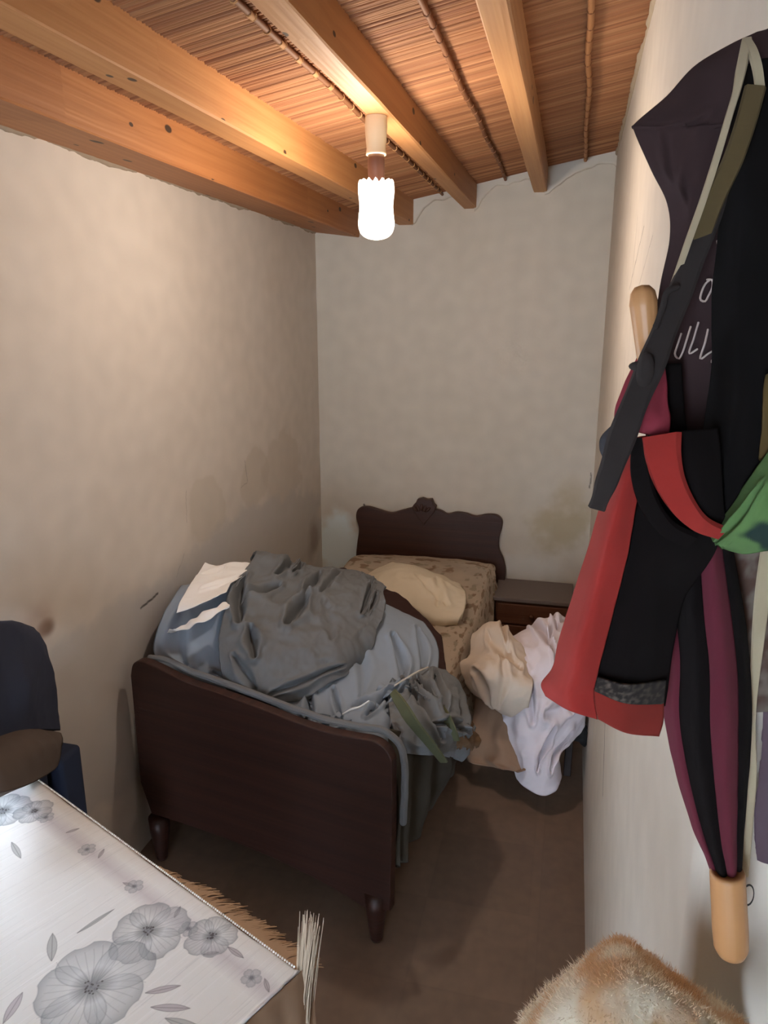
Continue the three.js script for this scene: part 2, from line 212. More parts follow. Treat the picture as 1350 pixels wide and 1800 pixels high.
// ceiling: board above a mat of canes, split-cane battens tied underneath
{
  const g = new THREE.BoxGeometry(XH - XL + 0.6, 0.12, ZC - ZB + 0.6); g.translate((XH + XL) / 2, 0.085, (ZC + ZB) / 2); const p = g.attributes.position; for (let i = 0; i < p.count; i++) p.setY(i, p.getY(i) + ceilY(p.getX(i)));
  g.computeVertexNormals(); const c = struct(mesh('ceiling', metricUV(g), std({ color: sr(120, 88, 60) })));
  const R = rng(5), geos = [], base = [lin(160, 110, 72), lin(150, 100, 64), lin(172, 122, 82), lin(138, 90, 58), lin(158, 106, 70)];
  for (let z = ZB + 0.006; z < -0.3; z += 0.0112) {
    const r = 0.0062 + R() * 0.0012, x0 = XL - 0.02, x1 = z < ZN ? XR + 0.02 : XH; const sp = new THREE.CatmullRomCurve3([0, 0.25, 0.5, 0.75, 1].map((t) => { const x = lerp(x0, x1, t); return new THREE.Vector3(x, ceilY(x) + 0.012 + (R() - 0.5) * 0.004, z + (R() - 0.5) * 0.006); }));
    const t = new THREE.TubeGeometry(sp, 9, r, 5, false); const cc = base[Math.floor(R() * 5)], k = 0.88 + R() * 0.2, col = new Float32Array(t.attributes.position.count * 3); for (let i = 0; i < col.length / 3; i++) { const q = k * (0.9 + 0.25 * fbm(t.attributes.position.getX(i) * 9, z * 40, 2, 2)); for (let d = 0; d < 3; d++) col[i * 3 + d] = cc[d] * q; } t.setAttribute('color', new THREE.BufferAttribute(col, 3)); geos.push(t);
  }
  const mat = mesh('cane_mat', merge(geos), std({ vertexColors: true, roughness: 0.75 }), c); mat.userData.kind = 'stuff';
  const cane = std({ color: sr(120, 78, 48), roughness: 0.7 }), tie = std({ color: sr(205, 160, 105), roughness: 0.8 });
  for (const [xb, xf, pale] of [[-0.69, -0.70, 1], [-0.378, -0.36, 0], [-0.001, -0.02, 2]]) {
    const pts = []; for (let i = 0; i <= 12; i++) { const z = lerp(ZB + 0.01, -0.4, i / 12), x = lerp(xb, xf, i / 12) + (R() - 0.5) * 0.012; pts.push([x, ceilY(x) - 0.004 + (R() - 0.5) * 0.003, z]); }
    const b = mesh('tie_batten', cord(pts, pale === 2 ? 0.009 : 0.0075, 60, 6), pale === 2 ? std({ color: sr(165, 115, 72), roughness: 0.7 }) : cane, c);
    const cv = new THREE.CatmullRomCurve3(pts.map(V)), kn = []; for (let z = 0.03; z < 0.985; z += 0.021 + R() * 0.012) { const q = cv.getPoint(z); kn.push(new THREE.TorusGeometry(0.0082, 0.0026, 4, 8).translate(0, 0, 0).applyMatrix4(new THREE.Matrix4().makeTranslation(q.x, q.y, q.z))); if (pale === 1 && z > 0.5 && z < 0.66 && R() < 0.7) kn.push(new THREE.CylinderGeometry(0.0082, 0.0082, 0.022, 7).rotateX(Math.PI / 2).translate(q.x, q.y - 0.0015, q.z + 0.012)); }
    const t = mesh('string_binding', merge(kn), pale === 1 ? std({ color: sr(176, 130, 84), roughness: 0.8 }) : cane, b); t.userData.kind = 'stuff';
  }
}
// beams: bottom right edge at the back wall and over the hall, width, height
const pine = [wood([0.70, 0.47, 0.28], [0.61, 0.38, 0.21], 3, { knots: 9 }), wood([0.75, 0.54, 0.34], [0.67, 0.45, 0.26], 8, { knots: 12 }), wood([0.71, 0.52, 0.33], [0.63, 0.43, 0.26], 15, { knots: 5 }), wood([0.71, 0.53, 0.35], [0.63, 0.44, 0.28], 21, { knots: 4 })];
function beam(a, b, w, h, m, label, seed, dropL = 0) {
  const n = 40, pos = [], uv = [], idx = []; const ch = 0.004; const sec = [[0, ch], [-ch, 0], [-w + ch, -dropL], [-w, ch - dropL], [-w, h], [0, h]];
  const per = [0]; for (let k = 1; k <= sec.length; k++) { const p = sec[k - 1], q = sec[k % sec.length]; per.push(per[k - 1] + Math.hypot(p[0] - q[0], p[1] - q[1])); }
  for (let i = 0; i <= n; i++) { const t = i / n, z = lerp(a[2], b[2], t), x = lerp(a[0], b[0], t), y = lerp(a[1], b[1], t); for (let k = 0; k <= sec.length; k++) { const q = sec[k % sec.length]; const wob = 0.004 * fbm(z * 1.7, k % sec.length, seed, 3); pos.push(x + q[0] + wob, y + q[1] + wob * 0.6, z); uv.push(z, per[k] + seed * 0.1); } }
  const s = sec.length + 1; for (let i = 0; i < n; i++) for (let k = 0; k < sec.length; k++) { const p = i * s + k; idx.push(p, p + 1, p + s, p + 1, p + s + 1, p + s); }
  for (let k = 1; k < sec.length - 1; k++) { idx.push(0, k + 1, k); const e = n * s; idx.push(e, e + k, e + k + 1); }
  const g = new THREE.BufferGeometry(); g.setAttribute('position', new THREE.Float32BufferAttribute(pos, 3)); g.setAttribute('uv', new THREE.Float32BufferAttribute(uv, 2)); g.setIndex(idx);
  const f = g.toNonIndexed(); f.computeVertexNormals(); return tag(mesh('ceiling_beam', toCreasedNormals(f, 0.5), m), label, 'beam');
}
beam([-1.138, 2.262, ZB], [-1.138, 2.262, 1.2], 0.25, 0.13, pine[0], 'orange pine ceiling beam running along the top of the left wall', 1, -0.03);
beam([-0.842, 2.316, ZB], [-0.965, 2.322, 1.2], 0.085, 0.125, pine[1], 'knotty pale pine ceiling beam to the left of the bulb', 2);
beam([-0.520, 2.384, ZB], [-0.552, 2.388, 1.2], 0.066, 0.13, pine[2], 'pine ceiling beam that the lit lamp is fixed under', 3);
beam([-0.174, 2.447, ZB], [-0.158, 2.447, 1.2], 0.066, 0.13, pine[3], 'pine ceiling beam nearest the right wall', 4);

// adds a part whose geometry is given in world metres to a thing that stands at its own base
function part(o, name, geo, mat, label) {
  let t = o; while (t.parent && t.parent !== scene) t = t.parent; const g = Array.isArray(geo) ? merge(geo) : geo; g.translate(-t.position.x, -t.position.y, -t.position.z);
  const m = mesh(name, g, mat, o); if (label) m.userData.label = label; return m;
}

// ---------------------------------------------------------------- lamp under the third beam
{
  const LX = -0.575, LZ = -2.2, L = thing('ceiling_lamp', 'lit lamp with white pinched glass shade, brown socket and cream base', 'lamp', [LX, 2.388, LZ]);
  const cream = std({ color: sr(232, 214, 178), roughness: 0.45 }), brown = std({ color: sr(112, 74, 58), roughness: 0.4 });
  mesh('ceiling_base', lathe([[0, 0.002], [0.026, 0.002], [0.031, -0.004], [0.0315, -0.03], [0.029, -0.065], [0.027, -0.085], [0.0285, -0.097], [0.0285, -0.102], [0.024, -0.102], [0, -0.095]]), cream, L);
  mesh('socket', lathe([[0, -0.09], [0.023, -0.092], [0.024, -0.12], [0.0235, -0.15], [0.022, -0.168], [0.025, -0.172], [0.025, -0.18], [0, -0.18]]), brown, L);
  const glow = new THREE.MeshStandardMaterial({ color: 0xffffff, roughness: 0.3, emissive: new THREE.Color(1.0, 0.93, 0.80), emissiveIntensity: 2.6 });
  const prof = [[0.0, -0.182], [0.030, -0.176], [0.044, -0.172], [0.0505, -0.182], [0.052, -0.197], [0.0495, -0.222], [0.0485, -0.240], [0.0505, -0.262], [0.0525, -0.283], [0.050, -0.300], [0.042, -0.314], [0.028, -0.323], [0.012, -0.327], [0, -0.328]];
  const sp = new THREE.SplineCurve(prof.map(([a, b]) => new THREE.Vector2(a, b))); const g = new THREE.LatheGeometry(sp.getPoints(50), 60);
  const p = g.attributes.position; for (let i = 0; i < p.count; i++) { const y = p.getY(i), k = 1 - smooth(0.172, 0.198, -y); if (k > 0) { const a = Math.atan2(p.getZ(i), p.getX(i)), s = 1 + 0.05 * k * Math.cos(14 * a); p.setX(i, p.getX(i) * s); p.setZ(i, p.getZ(i) * s); p.setY(i, y + 0.006 * k * Math.cos(14 * a)); } }
  g.computeVertexNormals(); const sh = mesh('glass_shade', g, glow, L); sh.castShadow = false;
  bulbLight.position.set(0, -0.25, 0); L.add(bulbLight);
}

// ---------------------------------------------------------------- bed
const F0 = new THREE.Vector3(-1.33, 0, -1.95), FD = new THREE.Vector3(0.982, 0, 0.1886), FN = new THREE.Vector3(-0.1886, 0, 0.982);
const foot = (u, y, d = 0) => F0.clone().addScaledVector(FD, u).addScaledVector(FN, d).setY(y).toArray();
const darkWood = wood([0.25, 0.135, 0.095], [0.16, 0.08, 0.06], 31, { rough: 0.5, grain: 30 }), headWood = wood([0.27, 0.155, 0.11], [0.18, 0.095, 0.07], 33, { rough: 0.5, grain: 30 });
{
  const B = thing('bed', 'single wooden bed with scalloped dark headboard and wavy footboard', 'bed', [-0.85, 0, -2.9]);
  const top = new THREE.SplineCurve([[-0.02, 0.70], [-0.006, 0.742], [0.028, 0.758], [0.09, 0.75], [0.2, 0.726], [0.33, 0.714], [0.47, 0.700], [0.6, 0.684], [0.7, 0.677], [0.8, 0.681], [0.862, 0.686], [0.9, 0.672], [0.92, 0.64]].map(([a, b]) => new THREE.Vector2(a, b))).getPoints(60);
  const s = new THREE.Shape(); s.moveTo(0.016, 0.19); s.lineTo(-0.02, 0.3); for (const q of top) s.lineTo(q.x, q.y); s.lineTo(0.921, 0.45); s.lineTo(0.915, 0.14); s.lineTo(0.83, 0.12); s.bezierCurveTo(0.6, 0.2, 0.25, 0.2, 0.016, 0.19);
  const e = new THREE.ExtrudeGeometry(s, { depth: 0.024, bevelEnabled: true, bevelThickness: 0.005, bevelSize: 0.004, bevelSegments: 3, steps: 1 }); e.translate(0, 0, -0.03);
  const M = new THREE.Matrix4().makeBasis(FD, new THREE.Vector3(0, 1, 0), FN).setPosition(F0); const eu = metricUV(e); eu.applyMatrix4(M); part(B, 'footboard', eu, darkWood);
  const legShape = () => { const g = lathe([[0, 0], [0.016, 0], [0.02, 0.01], [0.026, 0.06], [0.034, 0.12], [0.036, 0.17], [0, 0.17]], 14); return g; };
  for (const [u, sl] of [[0.865, 0.012], [0.03, -0.012]]) { const g = metricUV(legShape()); g.applyMatrix4(new THREE.Matrix4().makeShear(0, 0, 0, 0, 0, 0)); g.translate(...foot(u, 0, -0.018)); part(B, 'leg', g, darkWood); }
  const hb = [[-1.151, 0.213, -3.95], [-1.156, 0.479, -3.95], [-1.148, 0.583, -3.95], [-1.137, 0.67, -3.95], [-1.153, 0.743, -3.95], [-1.139, 0.788, -3.95], [-1.089, 0.801, -3.95], [-1.021, 0.786, -3.95], [-0.951, 0.773, -3.95], [-0.882, 0.794, -3.95], [-0.81, 0.812, -3.95], [-0.68, 0.807, -3.95], [-0.629, 0.787, -3.95], [-0.578, 0.8, -3.95], [-0.527, 0.797, -3.95], [-0.47, 0.784, -3.95], [-0.411, 0.798, -3.95], [-0.358, 0.798, -3.95], [-0.329, 0.774, -3.95], [-0.328, 0.732, -3.95], [-0.341, 0.673, -3.95], [-0.338, 0.607, -3.95], [-0.311, 0.546, -3.95], [-0.298, 0.464, -3.95], [-0.315, 0.327, -3.95]];
  const hp = new THREE.SplineCurve(hb.map((q) => new THREE.Vector2(q[0], q[1]))).getPoints(160), hs = new THREE.Shape(); hs.moveTo(hp[0].x, 0.12); for (const q of hp) hs.lineTo(q.x, q.y); hs.lineTo(hp[160].x, 0.12);
  const he = new THREE.ExtrudeGeometry(hs, { depth: 0.026, bevelEnabled: true, bevelThickness: 0.005, bevelSize: 0.004, bevelSegments: 3 }); he.translate(0, 0, -3.978); part(B, 'headboard', metricUV(he), headWood);
  const cs = new THREE.Shape(); [[-0.813, 0.799, -3.95], [-0.817, 0.831, -3.95], [-0.801, 0.849, -3.95], [-0.794, 0.865, -3.95], [-0.769, 0.873, -3.95], [-0.743, 0.865, -3.95], [-0.717, 0.87, -3.95], [-0.707, 0.844, -3.95], [-0.694, 0.832, -3.95], [-0.703, 0.802, -3.95], [-0.738, 0.757, -3.95], [-0.757, 0.729, -3.95], [-0.783, 0.761, -3.95]].forEach((q, i) => (i ? cs.lineTo(q[0], q[1]) : cs.moveTo(q[0], q[1])));
  const ce = new THREE.ExtrudeGeometry(cs, { depth: 0.03, bevelEnabled: true, bevelThickness: 0.008, bevelSize: 0.004, bevelSegments: 3 }); ce.translate(0, 0, -3.97); const shell = []; for (let k = -2; k <= 2; k++) shell.push(new THREE.SphereGeometry(0.011, 10, 8).scale(0.8, 1.9, 0.8).rotateZ(-k * 0.4).translate(-0.772 + k * 0.018, 0.826 - Math.abs(k) * 0.006, -3.932));
  part(B, 'carved_crest', [metricUV(ce), ...shell.map((g) => metricUV(g))], headWood);
  for (const u of [hp[0].x + 0.03, hp[160].x - 0.03]) part(B, 'leg', box(u - 0.03, u + 0.03, 0, 0.4, -3.975, -3.94), headWood);
  const rail = (a, b) => { const g = new THREE.BoxGeometry(0.022, 0.13, 1); const d = V(b).sub(V(a)); g.scale(1, 1, d.length()); g.rotateY(Math.atan2(d.x, d.z)); g.translate(...V(a).add(V(b)).multiplyScalar(0.5).toArray()); return metricUV(g); };
  part(B, 'side_rail', rail([-0.452, 0.25, -1.82], [-0.36, 0.25, -3.95]), darkWood); part(B, 'side_rail', rail([-1.29, 0.25, -1.98], [-1.15, 0.25, -3.95]), darkWood);
  const ms = new THREE.Shape(); ms.moveTo(-1.28, 2.0); ms.lineTo(-0.475, 1.86); ms.lineTo(-0.385, 3.9); ms.lineTo(-1.15, 3.9); ms.closePath();
  const me = new THREE.ExtrudeGeometry(ms, { depth: 0.16, bevelEnabled: true, bevelThickness: 0.03, bevelSize: 0.012, bevelSegments: 4 }); me.rotateX(-Math.PI / 2); me.translate(0, 0.27, 0); part(B, 'mattress', metricUV(me), fabric(180, 170, 155));
}
// floral spread over the mattress, hanging down on the right
{
  const floral = tex(1024, (u, v) => { const x = u * 2.2, y = v * 1.6; let c = [0.74, 0.68, 0.61]; const n = fbm(x * 3, y * 3, 5, 4); c = c.map((q) => q * (1 + 0.22 * n)); const d = fbm(x * 11, y * 11, 9, 3), e = fbm(x * 17 + 4, y * 17, 19, 3); const a = smooth(0.10, 0.20, d), b = smooth(0.14, 0.22, e); c = c.map((q, i) => lerp(q, [0.45, 0.35, 0.27][i], a * 0.6)); c = c.map((q, i) => lerp(q, [0.52, 0.50, 0.42][i], b * 0.5)); return c; });
  const rows = [];
  for (const [z, y, xr, xl] of [[-3.93, 0.50, -0.375, -1.13], [-3.86, 0.545, -0.36, -1.14], [-3.72, 0.55, -0.36, -1.14], [-3.5, 0.51, -0.365, -1.14], [-3.2, 0.485, -0.375, -1.16], [-2.9, 0.48, -0.385, -1.18], [-2.6, 0.48, -0.40, -1.2]])
    rows.push([[xl - 0.02, 0.36, z], [xl, y - 0.02, z], [xl + 0.2, y, z], [lerp(xl, xr, 0.6), y + 0.006, z], [xr - 0.06, y, z], [xr + 0.012, y - 0.035, z], [xr + 0.035, z > -2.7 ? 0.40 : 0.33, z + 0.03], [xr + 0.04, z > -2.7 ? 0.36 : 0.2, z + 0.03], [xr + 0.05, z > -2.7 ? 0.33 : z > -3 ? 0.06 : 0.12, z + 0.03]]);
  const cr = creases([[0.2, 0.1, 0.6, 0.16, 0.02, 0.012], [0.62, 0.02, 0.68, 0.3, 0.03, 0.012], [0.7, 0.4, 0.95, 0.55, 0.03, 0.014]]);
  tag(mesh('bedspread', sheet(rows, { nu: 110, nv: 110, bump: (u, v, p) => 0.012 * ridged(p.x * 4, p.y * 5, p.z * 3.2) + (u > 0.6 ? 0.03 * smooth(0.6, 0.95, u) * Math.sin(p.z * 26 + 2 * noise(p.z * 4, 1)) : 0) + cr(u, v), thick: 0.004 }), fabric(0, 0, 0, { map: floral, rep: 60 })), 'brown floral bedspread on the bed, falling over its right side', 'bedspread');
}
const wr2 = (k, s = 1) => (u, v, p) => k * (ridged(p.x * 5 * s, p.y * 5 * s, p.z * 5 * s) - 0.3) ;
// cream pillow
tag(mesh('pillow', sheet([
  [[-0.993, 0.511, -3.62], [-0.867, 0.579, -3.64], [-0.67, 0.577, -3.58], [-0.491, 0.546, -3.5]],
  [[-0.972, 0.556, -3.42], [-0.804, 0.625, -3.44], [-0.618, 0.607, -3.38], [-0.432, 0.569, -3.32]],
  [[-0.906, 0.561, -3.32], [-0.738, 0.602, -3.28], [-0.565, 0.584, -3.2], [-0.415, 0.545, -3.18]],
  [[-0.822, 0.569, -3.24], [-0.667, 0.552, -3.17], [-0.541, 0.53, -3.1], [-0.427, 0.527, -3.11]],
  [[-0.771, 0.544, -3.24], [-0.645, 0.52, -3.17], [-0.549, 0.479, -3.12], [-0.452, 0.481, -3.14]]],
  { nu: 70, nv: 70, thick: 0.02, bump: (u, v, p) => 0.016 * ridged(p.x * 6, p.y * 6, p.z * 6) + creases([[0.55, 0.3, 0.8, 0.55, 0.05, 0.015], [0.75, 0.2, 0.7, 0.6, 0.04, 0.012]])(u, v) }), fabric(232, 221, 198)), 'cream pillow lying on the floral bedspread', 'pillow');
// maroon blanket between pillow and duvet
tag(mesh('blanket', sheet([
  [[-1.103, 0.604, -3.25], [-1.033, 0.655, -3.3], [-0.949, 0.618, -3.25], [-0.77, 0.634, -3.12], [-0.641, 0.623, -3.02], [-0.549, 0.574, -2.95], [-0.474, 0.538, -2.88]],
  [[-1.033, 0.643, -3], [-0.935, 0.679, -3], [-0.839, 0.627, -2.98], [-0.707, 0.61, -2.92], [-0.593, 0.58, -2.86], [-0.508, 0.551, -2.8], [-0.439, 0.517, -2.75]],
  [[-0.949, 0.615, -2.75], [-0.84, 0.638, -2.72], [-0.737, 0.607, -2.7], [-0.637, 0.577, -2.68], [-0.539, 0.547, -2.66], [-0.451, 0.515, -2.62], [-0.402, 0.495, -2.6]]],
  { nu: 70, nv: 40, thick: 0.012, bump: wr2(0.02) }), fabric(66, 46, 44)), 'dark maroon blanket between the cream pillow and the grey duvet', 'blanket');
// blue grey duvet heaped behind the footboard
{
  const D = tag(mesh('duvet', sheet([
    [[-1.54, 0.635, -2.75], [-1.409, 0.59, -2.9], [-1.228, 0.569, -3], [-0.996, 0.544, -3.05], [-0.753, 0.499, -2.95], [-0.541, 0.486, -2.85]],
    [[-1.366, 0.859, -2.35], [-1.283, 0.828, -2.55], [-1.118, 0.816, -2.68], [-0.899, 0.783, -2.76], [-0.676, 0.696, -2.74], [-0.53, 0.658, -2.7]],
    [[-1.338, 0.837, -2.16], [-1.189, 0.812, -2.26], [-1.012, 0.799, -2.36], [-0.798, 0.752, -2.44], [-0.605, 0.715, -2.5], [-0.453, 0.646, -2.58]],
    [[-1.332, 0.744, -2.08], [-1.126, 0.742, -2.09], [-0.925, 0.721, -2.14], [-0.722, 0.7, -2.2], [-0.547, 0.652, -2.3], [-0.417, 0.612, -2.46]],
    [[-1.288, 0.7, -2.04], [-1.069, 0.689, -2.02], [-0.865, 0.67, -2], [-0.674, 0.648, -2], [-0.531, 0.649, -2.02], [-0.42, 0.576, -2.3]],
    [[-1.264, 0.647, -2.05], [-1.056, 0.635, -2.02], [-0.851, 0.616, -1.97], [-0.659, 0.603, -1.95], [-0.497, 0.608, -1.93], [-0.416, 0.546, -2.16]],
    [[-1.236, 0.598, -2.07], [-1.047, 0.585, -2.03], [-0.849, 0.564, -1.97], [-0.656, 0.554, -1.94], [-0.509, 0.554, -1.92], [-0.422, 0.517, -2.1]]],
    { nu: 150, nv: 130, thick: 0.03, bump: (() => { const cr = creases([[0.52, 0.62, 0.53, 0.80, 0.012, 0.03], [0.53, 0.80, 0.62, 0.79, 0.012, 0.03], [0.60, 0.60, 0.66, 0.74, 0.010, 0.022], [0.66, 0.72, 0.60, 0.80, 0.012, 0.025], [0.80, 0.38, 0.86, 0.58, 0.016, 0.03], [0.86, 0.58, 0.76, 0.70, 0.013, 0.028], [0.70, 0.66, 0.92, 0.60, 0.012, 0.025], [0.92, 0.30, 0.93, 0.55, 0.015, 0.02], [0.20, 0.62, 0.34, 0.70, 0.015, 0.02], [0.82, 0.62, 0.88, 0.80, 0.015, 0.03], [0.66, 0.40, 0.72, 0.62, 0.018, 0.015], [0.36, 0.78, 0.70, 0.88, 0.010, 0.02], [0.06, 0.3, 0.10, 0.6, 0.025, 0.02]]);
      return (u, v, p) => 0.012 + 0.005 * ridged(p.x * 2.2, p.y * 2.2, p.z * 2.2, 2) + 0.0025 * ridged(p.x * 18, p.y * 18, p.z * 18, 2) + cr(u, v); })() }), fabric(148, 163, 180, { rep: 90 })), 'big blue-grey duvet heaped up behind the footboard', 'duvet');
  const pts = []; for (const [u, y] of [[0.03, 0.755], [0.09, 0.762], [0.2, 0.742], [0.33, 0.73], [0.47, 0.714], [0.6, 0.698], [0.72, 0.692], [0.82, 0.698], [0.88, 0.70], [0.925, 0.675], [0.942, 0.62], [0.944, 0.52], [0.94, 0.42]]) pts.push(foot(u, y, -0.045));
  const hg = cord(pts, 0.011, 120, 9); const p = hg.attributes.position; for (let i = 0; i < p.count; i++) { const k = 0.007 * noise(p.getX(i) * 14, p.getY(i) * 30, p.getZ(i) * 14); p.setY(i, p.getY(i) + k); p.setZ(i, p.getZ(i) + k * 0.7); }
  hg.computeVertexNormals(); part(D, 'rolled_hem', hg, fabric(116, 119, 122, { rep: 60 }));
  const white = std({ color: sr(225, 232, 236) });
  part(D, 'white_cord', cord([[-0.613, 0.676, -1.93], [-0.585, 0.697, -1.93], [-0.563, 0.702, -1.94], [-0.537, 0.719, -1.95]], 0.0035, 20, 6), white);
}
// taupe tarpaulin crumpled over the duvet
{
  const cr = creases([[0.30, 0.08, 0.22, 0.26, 0.030, 0.035], [0.36, 0.14, 0.30, 0.24, 0.02, 0.03], [0.40, 0.36, 0.48, 0.22, 0.022, 0.035], [0.34, 0.56, 0.42, 0.38, 0.028, 0.045], [0.05, 0.30, 0.10, 0.55, 0.03, 0.04], [0.16, 0.58, 0.20, 0.72, 0.022, 0.04], [0.10, 0.40, 0.26, 0.32, 0.02, 0.03], [0.62, 0.12, 0.50, 0.34, 0.016, 0.02], [0.88, 0.18, 0.74, 0.44, 0.020, 0.025], [0.93, 0.25, 0.84, 0.42, 0.016, 0.022], [0.78, 0.10, 0.86, 0.20, 0.02, 0.025], [0.30, 0.88, 0.70, 0.76, 0.016, 0.02], [0.45, 0.95, 0.85, 0.80, 0.012, 0.016], [0.10, 0.72, 0.22, 0.86, 0.02, 0.02], [0.52, 0.40, 0.60, 0.62, 0.03, 0.012]]);
  tag(mesh('tarpaulin', sheet([
    [[-1.266, 0.835, -2.72], [-1.191, 0.818, -2.76], [-1.103, 0.781, -2.8], [-1.002, 0.766, -2.84], [-0.891, 0.769, -2.86], [-0.805, 0.751, -2.86], [-0.73, 0.728, -2.8]],
    [[-1.171, 0.914, -2.56], [-1.107, 0.892, -2.6], [-1.035, 0.84, -2.66], [-0.94, 0.815, -2.7], [-0.844, 0.795, -2.74], [-0.756, 0.78, -2.72], [-0.679, 0.771, -2.66]],
    [[-1.153, 0.858, -2.32], [-1.065, 0.856, -2.36], [-0.967, 0.834, -2.42], [-0.866, 0.815, -2.46], [-0.767, 0.8, -2.5], [-0.707, 0.776, -2.54], [-0.649, 0.76, -2.56]],
    [[-1.106, 0.835, -2.17], [-1.008, 0.833, -2.18], [-0.916, 0.813, -2.23], [-0.821, 0.79, -2.29], [-0.736, 0.769, -2.34], [-0.69, 0.744, -2.4], [-0.654, 0.731, -2.46]],
    [[-1.065, 0.783, -2.06], [-0.964, 0.787, -2.05], [-0.87, 0.776, -2.08], [-0.782, 0.759, -2.13], [-0.714, 0.747, -2.19], [-0.687, 0.731, -2.26], [-0.669, 0.715, -2.34]],
    [[-1.021, 0.723, -2], [-0.939, 0.721, -1.985], [-0.848, 0.709, -2], [-0.778, 0.7, -2.05], [-0.725, 0.701, -2.11], [-0.704, 0.695, -2.18], [-0.696, 0.679, -2.26]],
    [[-0.989, 0.668, -2.02], [-0.924, 0.663, -2], [-0.842, 0.663, -1.99], [-0.784, 0.657, -2.03], [-0.742, 0.664, -2.09], [-0.726, 0.66, -2.16], [-0.721, 0.661, -2.22]]],
    { nu: 150, nv: 140, thick: 0.012, bump: (u, v, p) => 0.028 + 0.018 * ridged(p.x * 6, p.y * 6, p.z * 6, 4) + 0.008 * ridged(p.x * 15, p.y * 15, p.z * 15, 3) + cr(u, v) }), fabric(112, 117, 122, { rep: 120, rough: 0.75 })), 'taupe crumpled tarpaulin thrown over the duvet heap', 'tarpaulin');
}
// white paper sheets at the left of the heap
{
  const paper = std({ color: sr(248, 252, 255), roughness: 0.7, side: THREE.DoubleSide });
  const P = tag(mesh('paper_bag', sheet([
    [[-1.317, 0.911, -2.42], [-1.262, 0.895, -2.44], [-1.217, 0.9, -2.48], [-1.159, 0.896, -2.52]],
    [[-1.273, 0.9, -2.26], [-1.216, 0.898, -2.28], [-1.164, 0.892, -2.32], [-1.134, 0.891, -2.38]],
    [[-1.243, 0.887, -2.13], [-1.193, 0.889, -2.15], [-1.15, 0.891, -2.2], [-1.118, 0.897, -2.26]],
    [[-1.22, 0.864, -2.07], [-1.166, 0.878, -2.08], [-1.118, 0.895, -2.12], [-1.088, 0.904, -2.17]]],
    { nu: 50, nv: 50, thick: 0.002, bump: (u, v, p) => 0.03 + 0.012 * ridged(p.x * 7, p.y * 7, p.z * 7, 3) + creases([[0.1, 0.2, 0.5, 0.1, 0.04, 0.012], [0.3, 0.5, 0.9, 0.3, 0.04, 0.01]])(u, v) }), paper), 'crumpled white paper lying at the left of the grey duvet heap', 'paper');
  part(P, 'torn_strip', sheet([[[-1.244, 0.838, -2.02], [-1.166, 0.882, -2.02], [-1.12, 0.915, -2.06], [-1.075, 0.924, -2.12]], [[-1.222, 0.861, -2], [-1.154, 0.882, -1.99], [-1.095, 0.911, -2.02], [-1.043, 0.93, -2.08]], [[-1.2, 0.859, -1.99], [-1.141, 0.884, -1.98], [-1.086, 0.91, -2.01], [-1.047, 0.926, -2.07]]], { nu: 50, nv: 10, thick: 0.002, bump: (u, v, p) => 0.012 * noise(p.x * 30, p.y * 30, p.z * 30) }), paper);
  tag(mesh('dark_garment', sheet([[[-1.418, 0.81, -2.42], [-1.397, 0.83, -2.46], [-1.356, 0.834, -2.5]], [[-1.369, 0.834, -2.26], [-1.34, 0.835, -2.3], [-1.297, 0.837, -2.34]], [[-1.336, 0.82, -2.17], [-1.309, 0.811, -2.2], [-1.272, 0.815, -2.23]]], { nu: 24, nv: 24, thick: 0.02, bump: wr2(0.012, 2) }), fabric(70, 70, 74)), 'dark grey garment behind the white paper, next to the left wall', 'garment');
}
